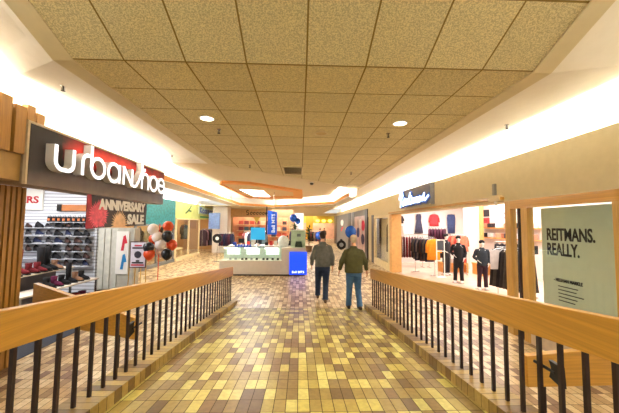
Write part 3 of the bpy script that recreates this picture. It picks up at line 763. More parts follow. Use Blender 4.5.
area('shop_lamp', (-8.6, 14.5, 3.2), (0, 0, 0), 2.4, 4, 120, (1, .86, .66)); area('shop_lamp', (-8.4, 21, 3.2), (0, 0, 0), 2, 6, 130, (1, .86, .68))
struct('ceiling_side_shops', B(-11, -7.2, 9.15, 25.6, 3.4, 3.44), M['white'])

# garments ---------------------------------------------------------
def garment(w_, h, th, m, kind='shirt', name='hanging_garment', label='', group=None, cat='garment'):
    """hangs from origin downward, width along x"""
    t = thing(name, label, cat, (0, 0, 0), group)
    n = 20; rings = []
    if kind in ('shirt', 'coat'):
        prof = [(0, .35), (.06, .75), (.12, 1.0), (.4, .92), (.7, .96), (1, 1.05)]
    elif kind == 'dress': prof = [(0, .5), (.1, .7), (.35, .6), (.6, .8), (1, 1.1)]
    elif kind == 'skirt': prof = [(0, .7), (.1, .75), (.5, .9), (1, 1.1)]
    else: prof = [(0, .8), (.2, .95), (.5, .9), (1, .8)]
    for f, q in prof:
        rg = []
        for k in range(n):
            a = 2 * PI * k / n
            fold = 1 + .25 * f * math.sin(5 * a + f * 2)
            rg.append((w_ / 2 * q * math.cos(a), th / 2 * math.sin(a) * fold * (1 if f > .03 else .4), -.06 - f * (h - .06)))
        rings.append(rg)
    mb = MB().loft(rings)
    if kind in ('shirt', 'coat'):
        for s in (-1, 1): mb.tube([(s * w_ * .36, 0, -.12), (s * w_ * .52, 0, -.3), (s * w_ * .56, .0, -.06 - h * .62)], [th * .36, th * .34, th * .28], 8)
    if kind == 'trousers': pass
    mb.build('cloth', m, t, smooth=True)
    MB().tube([(-w_ * .4, 0, -.09), (0, 0, -.035), (w_ * .4, 0, -.09)], .006, 5).tube([(0, 0, -.035), (0, 0, -.01), (.02, 0, .01), (0, 0, .02)], .004, 5).build('hanger', M['chrome'], t)
    return t
CT = {}
def gm(rgb):
    if rgb not in CT: CT[rgb] = cloth('fabric %d %d %d' % rgb, rgb)
    return CT[rgb]
GP = {}
def hang(loc, rgb, w_, h, th, kind, rzv, label, group=None, name='hanging_garment'):
    key = (rgb, w_, h, th, kind)
    if key not in GP:
        o = garment(w_, h, th, gm(rgb), kind, name, label, group); GP[key] = o
    else: o = dup(GP[key])
    o.location = loc; o.rotation_euler = (0, 0, rzv); o['label'] = label
    if group: o['group'] = group
    return o
def rack(x0, y0, x1, y1, z, label, base=.012):
    t = thing('garment_rack', label, 'clothes rack', ((x0 + x1) / 2, (y0 + y1) / 2, base))
    MB().tube([(x0, y0, z), (x1, y1, z)], .014, 8).build('rail', M['chrome'], t)
    d = Vector((y0 - y1, x1 - x0, 0)).normalized() * .25
    for x, y in ((x0, y0), (x1, y1)):
        MB().tube([(x, y, z), (x, y, base + .03)], .014, 8).build('post', M['chrome'], t)
        MB().tube([(x - d.x, y - d.y, base + .012), (x + d.x, y + d.y, base + .012)], .012, 8).build('foot', M['chrome'], t)
    return t
# racks in the lime shop
rack(-7.1, 22.2, -6.6, 24.6, 1.75, 'chrome garment rack outside the lime fascia shop', 0)
cs = [((70, 50, 60), 'plum brown'), ((150, 110, 120), 'dusty pink'), ((40, 34, 40), 'black'), ((96, 90, 110), 'grey violet'), ((24, 24, 30), 'black')]
for k in range(11):
    f = k / 10; c, cn = cs[k % 5]
    hang((-7.08 + .46 * f, 22.3 + 2.2 * f, 1.745), c, .5, 1.25, .14, 'coat', R(90 - 80 if k % 2 else 20), f'{cn} coat on the rack outside the lime fascia shop, ' + ('nearer half' if k < 5 else 'farther half'), 'coats on the far left rack')
for k, (yy, zz, c, kd) in enumerate(((13.9, 1.9, (96, 84, 60), 'shirt'), (14.6, 1.8, (50, 46, 40), 'dress'), (15.6, 1.9, (150, 140, 110), 'shirt'), (16.4, 1.8, (40, 36, 34), 'dress'), (18.2, 2.1, (100, 84, 50), 'shirt'), (20.1, 2.1, (60, 70, 60), 'shirt'))):
    o = hang((-7.6, yy, zz), c, .55, 1.0, .16, kd, R(60), ('olive top in the teal shop window, left', 'dark dress in the teal shop window, left', 'khaki top in the teal shop window, right', 'dark dress in the teal shop window, right', 'brown top in the lime shop window', 'green grey top in the lime shop window')[k], 'clothes in the far left windows')
    MB().tube([(0, 0, .01), (0, 0, 3.39 - zz)], .005, 5).build('hanging_cord', M['chrome'], o)
for k in range(10):
    yy = 13.3 + (k % 5) * .75; zz = 1.75 if k < 5 else 1.45
    o = tag(MB().ell((-7.35, yy, zz), .05, .17, .17).build('wall_disc', mat('disc %d' % k, random.choice([(60, 50, 40), (170, 150, 110), (90, 80, 60), (30, 28, 28)]), .3, .4), smooth=True), 'round ornament hanging in the teal shop window, %s row' % ('upper' if k < 5 else 'lower'), 'ornament', 'ornaments in the teal shop window')
tag(MB().box(-7.55, -7.25, 17.7, 19.0, .55, .62).box(-7.5, -7.3, 17.75, 17.85, .17, .55).box(-7.5, -7.3, 18.85, 18.95, .17, .55).build('display_table', cream), 'cream low table inside the lime shop window', 'table')

# column and blue poster, far left
struct('wall_column', B(-6.5, -5.4, 22.6, 23.6, 0, 3.4), M['shopwhite'])
tag(MB().box(-6.55, -5.75, 21.8, 21.85, 1.75, 2.9).build('hanging_poster', mat('blue grey poster', (110, 136, 190), .5, var=.2)), 'blue grey hanging poster in front of the white column', 'poster')
tag(MB().tube([(-6.15, 21.83, 2.88), (-6.15, 21.83, 3.42)], .01, 6).build('poster_cord', M['chrome']), 'thin cord above the blue grey poster', 'cord')
rack(-5.6, 21.2, -4.6, 21.2, 1.5, 'garment rack in front of the white column', 0)
for k in range(6): hang((-5.5 + k * .16, 21.2, 1.495), ((60, 40, 70), (90, 40, 60), (40, 44, 80))[k % 3], .45, .9, .12, 'shirt', R(70), ('violet', 'maroon', 'navy')[k % 3] + ' top on the rack before the white column, ' + ('left half' if k < 3 else 'right half'), 'tops by the white column')

# far facing shop y = 26
t = thing('far_shop_front', 'tan shop front with wide fascia facing down the hall behind the kiosk', 'shop front', (-3.35, 26, 0))
MB().box(-6.3, -.6, 26, 26.19, 2.72, 3.41).build('fascia', mat('tan fascia', (232, 196, 146), .6), t)
for x in (-6.1, -.75): MB().box(x - .16, x + .16, 25.95, 26.19, 0, 2.72).build('pilaster', cream, t)
strokes([arc(.1, .2, .1, .09, 60, 250), arc(.1, .02, .1, .09, 70, -140)] + [arc(.42 + .26 * k, .05, .08, .1, 0, 300) for k in range(6)], .06, .03, (-4.6, 26.0, 3.0), 'cam', M['dark'], t)
struct('wall_far_shop', B(-6.3, -.6, 28.4, 28.5, 0, 3.4), mat('far shop wall', (216, 150, 110), .7, var=.3, scale=2))
area('shop_lamp', (-3.5, 27.3, 3.38), (0, 0, 0), 5, 1.6, 140, (1, .86, .7))
shc = [(170, 60, 50), (60, 60, 80), (210, 150, 120), (50, 90, 110), (120, 40, 60), (220, 190, 160), (40, 36, 40), (200, 90, 70)]
for rzz in (1.0, 1.55, 2.1):
    tag(MB().box(-5.8, -1.1, 27.7, 28.2, rzz - .03, rzz).build('wall_shelf', cream), 'long cream shelf at %s height in the far tan shop' % {1.0: 'hip', 1.55: 'chest', 2.1: 'head'}[rzz], 'shelf', 'shelves of the far tan shop')
    for k in range(9):
        c = random.choice(shc); x = -5.6 + k * .5
        nm = {(170, 60, 50): 'brick red', (60, 60, 80): 'slate', (210, 150, 120): 'salmon', (50, 90, 110): 'petrol blue', (120, 40, 60): 'maroon', (220, 190, 160): 'cream', (40, 36, 40): 'black', (200, 90, 70): 'coral'}[c]
        mb = MB()
        for q in range(4): mb.box(x, x + .38, 27.75 + .01 * q, 28.1, rzz + .085 * q + .001, rzz + .085 * q + .075)
        tag(mb.build('folded_clothes', gm(c), bevel=.01), f'{nm} folded clothes pile on the far tan shop shelf at %s height' % {1.0: 'hip', 1.55: 'chest', 2.1: 'head'}[rzz], 'clothes', 'folded clothes in the far tan shop')
tag(MB().slab([(-3.95, 25.6, 2.72), (-3.35, 25.6, 2.72), (-3.65, 25.6, 2.15)], (0, -.03, 0)).build('pennant', mat('yellow pennant', (236, 214, 110), .5)), 'yellow triangular pennant below the tan fascia', 'sign')

# white far walls right of it and scenery down the hall
struct('wall_far_block', B(-.6, .4, 34, 34.2, 0, 3.42), M['shopwhite'])
t = thing('yellow_shop_front', 'distant yellow lit shop front at the end of the hall', 'shop front', (2.4, 44, 0))
MB().box(.2, 6, 44, 44.2, 2.4, 3.42).build('fascia', mat('yellow fascia', (226, 196, 80), .6), t)
MB().box(.9, 1.9, 43.9, 44.2, 0, 3.4).build('pilaster', mat('orange yellow pilaster', (236, 176, 50), .6), t)
for k in range(3): MB().ell((2.6 + k * .9, 43.8, 2.72), .3, .05, .2).build('sign_lamp', emis('yellow lamp', (255, 226, 90), 2.5), t, smooth=True)
struct('wall_yellow_shop', B(.2, 6, 47, 47.1, 0, 3.4), mat('peach wall', (222, 170, 140), .7, var=.2, scale=1.2))
area('shop_lamp', (3, 45.6, 3.35), (0, 0, 0), 4, 2, 120, (1, .86, .7))
def plant(x, y, h, label, rgb=(44, 74, 34)):
    t = thing('potted_plant', label, 'plant', (x, y, 0))
    MB().cyl(x, y, 0, .45, .22, 16, .3).build('pot', mat('pot', (120, 90, 60), .6), t)
    MB().tube([(x, y, .4), (x, y, h * .7)], .03, 6).build('stem', M['oak_dk'], t)
    mb = MB()
    for k in range(70):
        a = random.uniform(0, 2 * PI); e = random.uniform(-.3, 1.2); L = random.uniform(.25, .55); c = Vector((x, y, random.uniform(.35 * h, .85 * h)))
        d = Vector((math.cos(a) * math.cos(e), math.sin(a) * math.cos(e), math.sin(e))); s = Vector((-math.sin(a), math.cos(a), 0)) * .07
        mb.poly([c, c + d * L * .5 + s, c + d * L + Vector((0, 0, -.06)), c + d * L * .5 - s])
    mb.build('foliage', mat('leaf', rgb, .6, var=.4), t)
plant(.75, 24, 2.1, 'leafy dark green potted plant behind the kiosk towards the yellow shop')
plant(-.4, 22.5, 2.4, 'leafy potted plant behind the blue balloons')
rack(.9, 30, 2.4, 30, 1.5, 'garment rack in the middle distance left of the men', 0)
for k in range(8): hang((1.0 + k * .18, 30, 1.495), ((40, 50, 90), (120, 40, 40), (30, 30, 34), (150, 120, 100))[k % 4], .5, 1.0, .14, 'coat', R(60), ('navy', 'brick', 'black', 'taupe')[k % 4] + ' coat on the distant middle rack, ' + ('left half' if k < 4 else 'right half'), 'coats on the distant rack')

# ================================================================== KIOSK
KY = 12.5
t = thing('kiosk_counter', 'long beige kiosk counter with lit glass cases in the middle of the hall', 'kiosk', (-1.5, KY + .4, 0))
kb = mat('kiosk beige', (210, 200, 186), .45, var=.03)
MB().box(-3.28, -.74, KY, KY + .8, .06, .62).box(-.74, .26, KY, KY + .8, .06, 1.14).build('body', kb, t, bevel=.008)
MB().box(-3.24, .22, KY + .04, KY + .76, 0, .06).build('plinth', mat('kiosk plinth', (90, 84, 76), .6), t)
mb = MB().box(-3.28, -.74, KY + .76, KY + .8, .62, 1.14)
mb.build('case_back', mat('case back', (222, 230, 220), .5), t)
for a, b in ((-3.27, -2.45), (-2.43, -1.61), (-1.59, -.75)):
    g = MB().box(a, b, KY + .0, KY + .012, .62, 1.14).box(a, b, KY, KY + .76, 1.14, 1.152).build('glass_case', M['glassg'], t)
    MB().box(a + .06, b - .06, KY + .3, KY + .7, .88, .895).build('glass_shelf', M['glassg'], t)
    MB().box(a + .15, b - .15, KY + .1, KY + .16, 1.10, 1.125).build('case_lamp', emis('case lamp', (255, 252, 238), 5), t)
    MB().box(a + .14, b - .14, KY + .70, KY + .755, .80, 1.06).build('lit_panel', emis('lit panel', (236, 250, 240), 1.0), t)
MB().box(-.41, .31, KY - .05, KY, .06, .99).build('light_box', emis('blue light box', (16, 66, 228), 1.0), t)
text('Bell MTS', .09, (-.30, KY - .055, .13), 'cam', emis('white lit letters', (230, 240, 255), 1.2), t, width=.5, bold=.002)
# phones in the case
for k in range(11):
    x = -3.15 + k * .22
    if abs(x + 2.44) < .05 or abs(x + 1.6) < .05: x += .06
    tag(MB().hexa([(x, KY + .2, .621), (x + .09, KY + .2, .621), (x + .09, KY + .28, .621), (x, KY + .28, .621)], [(x, KY + .25, .70), (x + .09, KY + .25, .70), (x + .09, KY + .29, .70), (x, KY + .29, .70)]).build('phone_box', random.choice([M['blackp'], M['white'], mat('grey box', (150, 150, 150), .5)])), 'small phone box in the %s glass case of the kiosk' % ('left' if k < 4 else 'middle' if k < 8 else 'right'), 'box', 'phone boxes in the kiosk cases')
# glass display with phone on top right
t = thing('glass_showcase', 'upright glass showcase with dark device on the right end of the kiosk', 'showcase', (-.05, KY + .2, 1.14))
MB().box(-.37, .25, KY + .02, KY + .5, 1.141, 1.17).box(-.37, .25, KY + .02, KY + .5, 1.86, 1.88).build('frame', mat('showcase frame', (200, 212, 196), .4), t)
MB().box(-.37, -.362, KY + .02, KY + .5, 1.17, 1.86).box(.242, .25, KY + .02, KY + .5, 1.17, 1.86).box(-.362, .242, KY + .02, KY + .028, 1.17, 1.86).build('pane', M['glassg'], t)
MB().box(-.36, .24, KY + .47, KY + .49, 1.17, 1.86).build('back', mat('pale green card', (214, 224, 200), .5), t)
tag(MB().hexa([(-.2, KY + .15, 1.171), (.12, KY + .15, 1.171), (.12, KY + .35, 1.171), (-.2, KY + .35, 1.171)], [(-.16, KY + .28, 1.4), (.08, KY + .28, 1.4), (.08, KY + .34, 1.4), (-.16, KY + .34, 1.4)]).build('device', mat('dark green device', (44, 62, 50), .4)), 'dark green device inside the glass showcase', 'device')
tag(MB().box(-.12, .04, KY + .42, KY + .465, 1.6, 1.72).build('small_card', mat('grey card', (120, 126, 120), .5)), 'small grey card fixed inside the showcase above the device', 'card')
# blue screen sign
t = thing('blue_sign', 'pale blue square sign on a stand above the kiosk counter', 'sign', (-1.78, 13.0, 1.15))
MB().box(-2.1, -1.5, 13.0, 13.04, 1.45, 1.97).build('panel', emis('sky blue panel', (40, 160, 216), .5), t)
MB().tube([(-1.8, 13.05, 1.153), (-1.8, 13.05, 1.5)], .02).build('stand', M['chrome'], t)
# counter goods
def monitor(x, y, z, label):
    t = thing('monitor', label, 'monitor', (x, y, z), 'kiosk till screens')
    MB().box(x - .14, x + .14, y, y + .03, z + .1, z + .3).build('screen', M['blackp'], t)
    MB().tube([(x, y + .03, z + .15), (x, y + .05, z + .01)], .015).build('stand', M['chrome'], t)
    MB().box(x - .08, x + .08, y - .02, y + .1, z, z + .012).build('base', M['blackp'], t)
t = thing('rear_counter', 'beige rear counter of the kiosk behind the glass cases', 'counter', (-1.5, 14.2, 0))
MB().box(-3.2, .1, 13.95, 14.5, 0, 1.1).build('body', kb, t); MB().box(-3.25, .15, 13.9, 14.55, 1.1, 1.14).build('worktop', M['white'], t)
monitor(-1.9, 14.1, 1.141, 'black till screen behind the kiosk, below the blue square sign'); monitor(-.9, 14.1, 1.141, 'black till screen behind the kiosk, under the vertical banner'); monitor(-2.7, 14.1, 1.141, 'black till screen at the left of the rear counter')
cc = [((40, 70, 160), 'blue'), ((235, 235, 230), 'white'), ((30, 30, 34), 'black'), ((190, 60, 50), 'red'), ((200, 190, 170), 'beige')]
for k in range(14):
    x = -3.0 + k * .21; c, cn = cc[k % 5]
    if abs(x + 1.9) < .2 or abs(x + .9) < .2 or abs(x + 2.7) < .2: continue
    hh = random.uniform(.12, .3)
    tag(MB().box(x - .07, x + .07, 14.0, 14.12, 1.141, 1.141 + hh).build('product_box', gm(c), bevel=.004), f'{cn} product box on the kiosk rear counter, ' + ('left part' if k < 5 else 'middle part' if k < 9 else 'right part'), 'box', 'product boxes on the rear counter')
for k in range(6):
    x = -2.75 + k * .12
    tag(MB().hexa([(x, KY + .3, 1.153), (x + .1, KY + .3, 1.153), (x + .1, KY + .5, 1.153), (x, KY + .5, 1.153)], [(x + .03, KY + .33, 1.25), (x + .08, KY + .33, 1.25), (x + .08, KY + .47, 1.25), (x + .03, KY + .47, 1.25)]).build('brochure_stack', gm((40, 70, 160))), 'small blue brochure holder on the kiosk glass top', 'brochures', 'blue brochure holders')
rack(-3.2, 17.5, -1.9, 17.5, 1.7, 'garment rack in the hall just behind the kiosk, left of the hanging banner', 0)
for k in range(8): hang((-3.1 + k * .15, 17.5, 1.695), ((120, 60, 60), (228, 224, 218), (40, 40, 60), (90, 110, 120))[k % 4], .5, .9, .13, 'shirt', R(55), ('dull red', 'white', 'dark navy', 'blue grey')[k % 4] + ' top on the hall rack behind the kiosk, ' + ('left half' if k < 4 else 'right half'), 'tops on the hall rack behind the kiosk')
rack(-.5, 19.0, .3, 19.0, 1.8, 'garment rack in the hall behind the glass showcase', 0)
for k in range(5): hang((-.45 + k * .16, 19.0, 1.795), ((70, 50, 90), (150, 60, 70), (200, 196, 190))[k % 3], .5, .9, .13, 'shirt', R(55), ('violet', 'rose red', 'light grey')[k % 3] + ' top on the hall rack behind the glass showcase, ' + ('left half' if k < 3 else 'right half'), 'tops on the rack behind the showcase')
# vertical blue banner on thin pole from the ceiling
t = thing('hanging_banner', 'blue vertical banner with white lettering hanging above the kiosk', 'banner', (-1.3, 14.6, 1.6))
MB().slab([(-1.58, 14.8, 1.62), (-1.12, 14.8, 1.62), (-1.12, 14.8, 2.72), (-1.58, 14.8, 2.8)], (0, -.03, 0)).build('cloth', mat('royal blue banner', (20, 82, 190), .5, var=.1), t)
text('Bell MTS', .17, (-1.22, 14.765, 1.72), 'cam', mat('white print', (236, 242, 250), .5, var=.01), t, width=.9, bold=.004, rot=R(90))
MB().box(-1.66, -1.6, 14.77, 14.80, 1.62, 2.98).build('side_pole', M['blackm'], t)
MB().tube([(-1.28, 14.8, 2.72), (-1.28, 14.8, 3.70)], .012, 6).build('wire', M['chrome'], t)
# dark curved chair/person-like stroller behind counter: black stroller hood
t = thing('stroller', 'white and black stroller hood shape behind the kiosk counter', 'stroller', (-.75, 13.5, 0))
mb = MB().tube([(-.98, 13.4, .1), (-.85, 13.4, .8), (-.7, 13.4, 1.35), (-.52, 13.4, 1.62)], .03).tube([(-.55, 13.4, .1), (-.75, 13.4, .9)], .025)
mb.build('frame', M['blackm'], t)
MB().ell((-.72, 13.4, 1.35), .25, .2, .28).build('hood', gm((228, 226, 220)), t, smooth=True)
for x in (-.98, -.55): MB().tube([(x, 13.37, .1), (x, 13.43, .1)], .1, 16).build('wheel', M['blackp'], t)
# blue balloons
for k, (x, y, z, l, r_) in enumerate(((-.3, 14, 2.42, 'larger blue balloon floating above the kiosk showcase', .17), (-.1, 14.1, 2.28, 'smaller blue balloon floating above the kiosk showcase', .13), (1.60, 9.4, 1.90, 'big blue balloon behind the head of the man in olive', .18), (1.1, 17, 1.5, 'blue balloon between the two men', .2))):
    b_ = thing('balloon', l, 'balloon', (x, y, z - r_), 'blue balloons')
    MB().ell((x, y, z), r_, r_, r_ * 1.1).build('envelope', mat('blue balloon', (24, 90, 200), .25), b_, smooth=True)
    MB().cyl(x, y, z - r_ * 1.1 - .03, z - r_ * 1.1, .015, 8, .006).build('knot', mat('blue balloon', (24, 90, 200), .25), b_)
    zb_ = (1.145, 1.145, 0, 0)[k]
    MB().tube([(x, y, z - r_ * 1.1 - .02), (x + .01, y + .005, (z + zb_) / 2), (x, y, zb_)], .003, 5).build('string', M['white'], b_)
# black round-tyre thing near column
t = thing('round_stool', 'small round black stool seat on a post by the rack left of the kiosk', 'stool', (-4.6, 17, 0))
MB().tube([(-4.6, 16.97, 1.3), (-4.6, 17.03, 1.3)], .26, 20).build('disc', M['blackp'], t); MB().tube([(-4.6, 16.96, 1.3), (-4.6, 16.965, 1.3)], .1, 16).build('hub', M['white'], t)
MB().tube([(-4.6, 17.03, 1.3), (-4.6, 17.05, 0.02)], .02).build('post', M['chrome'], t); MB().cyl(-4.6, 17.05, 0, .02, .2).build('base', M['chrome'], t)

# ================================================================== BOUTIQUE (right)
WX = 4.2
# display window with poster
t = thing('shop_window', 'oak framed boutique window with pale poster behind the right railing', 'shop window', (WX + .08, 4.6, 0))
mb = MB().box(WX, WX + .12, 5.86, 6.02, 0, 2.62)
mb.build('jamb', M['oak_z'], t); MB().box(WX, WX + .12, 5.42, 5.58, 0, 2.46).build('jamb', M['oak_z'], t)
MB().box(WX + .03, WX + .1, 5.58, 5.86, 0, 2.46).build('groove', M['oak_dk'], t) if False else None
MB().box(WX + .02, WX + .12, 5.66, 5.70, 0, 2.46).build('dark_jamb', M['dark'], t)
MB().box(WX, WX + .12, 2.4, 5.86, 2.46, 2.62).build('head', M['oak_y'], t)
MB().box(WX, WX + .12, 3.72, 3.90, 0, 2.46).build('jamb', M['oak_z'], t)
MB().box(WX, WX + .12, 2.4, 2.55, 0, 2.46).build('jamb', M['oak_z'], t)
MB().box(WX, WX + .2, 2.55, 5.42, 0, .42).build('base', mat('window base', (206, 186, 160), .6), t)
MB().box(WX + .04, WX + .05, 3.90, 5.42, .42, 2.46).build('pane', M['glass'], t); MB().box(WX + .04, WX + .05, 5.70, 5.86, .02, 2.46).build('pane', M['glass'], t); MB().box(WX + .04, WX + .05, 2.55, 3.72, .42, 2.46).build('pane', M['glass'], t)
PX = WX + .14
t = thing('window_poster', 'large pale green poster reading REITMANS. REALLY. in the boutique window', 'poster', (PX, 4.5, .5))
MB().box(PX, PX + .03, 3.6, 5.27, .45, 2.44).build('sheet', mat('pale green poster', (196, 206, 184), .6, var=.03), t)
ink = mat('black ink', (18, 20, 18), .6)
text('REITMANS.', .205, (PX - .002, 5.15, 1.885), 'right', ink, t, width=.86, bold=.007)
text('REALLY.', .205, (PX - .002, 5.15, 1.635), 'right', ink, t, width=.6, bold=.007)
text('- MEGHAN MARKLE', .055, (PX - .002, 5.04, 1.20), 'right', ink, t, width=.52, bold=.003)
for k, w_ in enumerate((.36, .33, .45, .34, .3)):
    MB().box(PX - .004, PX, 4.96 - w_, 4.96, 1.12 - k * .058, 1.135 - k * .058).build('small_print', ink, t)
# track / shutter header and Reitmans script sign
t = thing('shutter_rail', 'oak shutter header rail with small bracket along the boutique opening', 'rail', (WX - .06, 9.5, 2.64))
MB().box(WX - .07, WX - .002, 6.02, 13.9, 2.66, 2.72).build('rail', M['oak_y'], t); MB().box(WX - .1, WX - .002, 6.05, 6.4, 2.64, 2.76).build('housing', cream, t)
t = thing('wall_alarm', 'small grey box with lamp on the valance beside the opening', 'alarm', (WX - .03, 6.3, 2.8))
MB().box(WX - .05, WX - .002, 6.25, 6.33, 2.78, 3.02).build('box', mat('alarm grey', (150, 146, 134), .5), t); MB().cyl(WX - .05, 6.22, 2.56, 2.64, .03).build('lamp', M['white'], t)
t = thing('script_sign', 'grey sign board with glowing white script letters on the right valance', 'sign', (WX - .1, 10.5, 2.8))
MB().box(WX - .14, WX - .002, 9.2, 11.9, 2.80, 3.48).build('board', mat('sign grey', (108, 106, 106), .5, var=.05), t)
MB().box(WX - .16, WX - .14, 9.18, 11.92, 2.78, 2.81).build('edge', mat('sign edge trim', (180, 166, 120), .5), t)
# script letters: R e i t m a n s as one flowing stroke set, u runs towards -Y
sc_l = [[(.15, -.02), (.22, .3), (.25, .52)], [(.0, .3), (.12, .5), (.38, .56), (.46, .42), (.30, .3), (.36, .12), (.5, .02)],
        [(.5, .02), (.66, .12), (.74, .26), (.66, .32), (.58, .2), (.64, .06), (.8, .04), (.92, .14), (.98, .28)], [(.98, .28), (.96, .06), (1.06, .04), (1.18, .2), (1.28, .48)],
        [(1.2, .30), (1.42, .34)], [(1.25, .4), (1.2, .08), (1.32, .04), (1.44, .16), (1.5, .28)], [(1.5, .28), (1.48, .06), (1.56, .24), (1.64, .26), (1.62, .06), (1.7, .24), (1.78, .26), (1.78, .06), (1.9, .08)],
        [(2.08, .24), (1.94, .26), (1.9, .1), (2.0, .05), (2.08, .22), (2.1, .05), (2.2, .1)], [(2.2, .1), (2.24, .26), (2.22, .06), (2.32, .24), (2.4, .24), (2.4, .08), (2.5, .1)], [(2.5, .1), (2.62, .34), (2.56, .2), (2.66, .08), (2.8, .16), (2.95, .22)]]
sc_l = [[(p[0] * .93, p[1] * .98 + .02) for p in l] for l in sc_l]
strokes(sc_l, .04, .04, (WX - .17, 11.98, 2.83), 'right', emis('lit white letter', (205, 228, 255), 1.6), t, 'script_letters')
strokes(sc_l, .20, .02, (WX - .145, 11.98, 2.83), 'right', mat('blue letter backing', (44, 84, 170), .5), t, 'letter_backing')

# boutique shell
struct('wall_boutique_back', B(4.6, 13, 17.2, 17.3, 0, 3.6), M['shopwhite'])
struct('ceiling_boutique', B(4.6, 13, 1.5, 17.2, 3.3, 3.36), M['white'])
struct('wall_boutique_side', B(4.6, 13, 1.4, 1.5, 0, 3.6), M['shopwhite'])
for k in range(3): area('shop_lamp', (7.0, 7.2 + 3.8 * k, 3.27), (0, 0, 0), 3.6, 3.0, 165, (1, .93, .90))
area('shop_lamp', (10.2, 12, 3.27), (0, 0, 0), 2.6, 6, 200, (1, .93, .90))
area('shop_lamp', (6.6, 3.6, 3.27), (0, 0, 0), 3, 2.6, 45, (1, .9, .82))
# narrow display case at far jamb
t = thing('jamb_showcase', 'narrow glass fronted oak showcase at the far side of the boutique opening', 'showcase', (WX, 15.2, 0))
MB().box(WX - .02, WX + .1, 13.9, 16.9, 2.5, 2.62).box(WX - .02, WX + .1, 13.9, 14.15, 0, 2.5).box(WX - .02, WX + .1, 16.65, 16.9, 0, 2.5).box(WX - .02, WX + .1, 14.15, 16.65, 0, .35).build('frame', cream, t)
MB().box(WX + .02, WX + .03, 14.15, 16.65, .35, 2.5).build('pane', M['glass'], t)
MB().box(WX - .02, WX + .42, 13.55, 13.9, 0, 2.62).build('post', mat('light oak post', (228, 176, 106), .5), t)
MB().box(WX + .4, WX + .43, 13.9, 16.9, 0, 2.5).build('back', mat('showcase back', (226, 206, 168), .6), t)
hang((WX + .22, 15.0, 2.2), (60, 56, 50), .4, 1.4, .1, 'dress', R(90), 'dark dress hanging inside the narrow oak showcase')
struct('wall_pier', B(WX - .03, WX + .5, 16.92, 17.4, 0, 2.7), M['blackp'])
# clothes on back wall
wallg = [(5.72, 2.75, (70, 60, 64), .45, .5, 'shirt', 'short grey top on the boutique back wall, leftmost'), (5.72, 2.15, (206, 180, 160), .5, .8, 'skirt', 'pale skirt below the grey top on the back wall'), (6.85, 2.85, (72, 72, 96), .45, 1.15, 'dress', 'grey blue sleeveless dress on the back wall'),
         (7.75, 2.85, (214, 70, 76), .5, .75, 'shirt', 'coral red top on the boutique back wall'), (8.75, 2.85, (70, 84, 130), .5, 1.15, 'trousers', 'denim trousers on the boutique back wall')]
for x, z, c, w_, h, kd, l in wallg: hang((x, 17.1, z), c, w_ * 1.05, h, .12, kd, 0, l, 'clothes on the boutique back wall')
# hooks rail
tag(MB().tube([(4.9, 17.15, 1.66), (9.6, 17.15, 1.66)], .02).build('wall_rail', M['chrome']), 'horizontal chrome rail along the boutique back wall', 'rail')
# racks
rack(5.0, 15.3, 6.3, 15.3, 1.62, 'garment rack along the boutique back wall, left')
for k in range(9): hang((5.08 + k * .14, 15.3, 1.615), ((120, 30, 34), (100, 44, 34), (84, 30, 40))[k % 3], .5, 1.1, .11, 'coat', R(75), ('deep red', 'rust brown', 'burgundy')[k % 3] + ' coat on the rear left boutique rack, ' + ('left end' if k < 3 else 'middle' if k < 6 else 'right end'), 'red coats on the rear boutique rack')
rack(5.3, 13.7, 5.75, 12.7, 1.62, 'chrome garment rack with dark and orange shirts near the opening')
cols = [((40, 34, 44), 'black'), ((84, 70, 60), 'taupe'), ((30, 34, 56), 'navy'), ((110, 96, 92), 'grey'), ((26, 24, 28), 'black'), ((70, 40, 34), 'brown')]
for k in range(9):
    c, cn = cols[k % 6]; f = k / 9
    hang((5.32 + .36 * f, 13.62 - .8 * f, 1.615), c, .5, .95 + .05 * (k % 3), .09, 'shirt', R(18), f'{cn} shirt on the near boutique rack, ' + ('far half' if k < 5 else 'near half'), 'dark shirts on the near boutique rack')
hang((5.72, 12.72, 1.615), (238, 148, 30), .56, .95, .16, 'shirt', R(0), 'bright orange shirt at the near end of the boutique rack')
# sign stand
t = thing('sign_stand', 'white floor stand with a small dark sign beside the orange shirt', 'sign', (5.85, 12.3, .012))
for x in (5.66, 5.98): MB().box(x - .015, x + .015, 12.29, 12.32, .012, 1.55).build('post', M['white'], t)
MB().box(5.68, 5.96, 12.29, 12.31, 1.12, 1.5).build('card', mat('dark sign card', (60, 66, 70), .5), t); MB().box(5.64, 6.0, 12.2, 12.42, .012, .03).build('base', M['white'], t)
MB().box(5.66, 5.98, 12.29, 12.32, 1.52, 1.55).box(5.66, 5.98, 12.29, 12.32, 1.06, 1.09).build('crossbar', M['white'], t)
# purple blouse rack
rack(6.55, 15.1, 7.45, 15.1, 2.05, 'tall garment rack with plum blouses')
for k in range(6): hang((6.62 + k * .15, 15.1, 2.045), ((88, 36, 58), (70, 30, 50))[k % 2], .5, .8, .13, 'shirt', R(55), ('plum', 'dark plum')[k % 2] + ' blouse on the tall rack, ' + ('left half' if k < 3 else 'right half'), 'plum blouses')
for k in range(5): hang((6.66 + k * .18, 15.25, 1.25), ((30, 30, 34), (60, 56, 66))[k % 2], .5, .75, .13, 'shirt', R(55), ('black', 'grey')[k % 2] + ' blouse hanging low behind the plum blouses', 'low blouses')
tag(MB().tube([(6.55, 15.25, 1.26), (7.45, 15.25, 1.26)], .012).tube([(6.55, 15.25, 1.26), (6.55, 15.1, 1.26)], .012).tube([(7.45, 15.25, 1.26), (7.45, 15.1, 1.26)], .012).build('lower_rail', M['chrome']), 'lower chrome bar behind the plum blouse rack', 'rail')
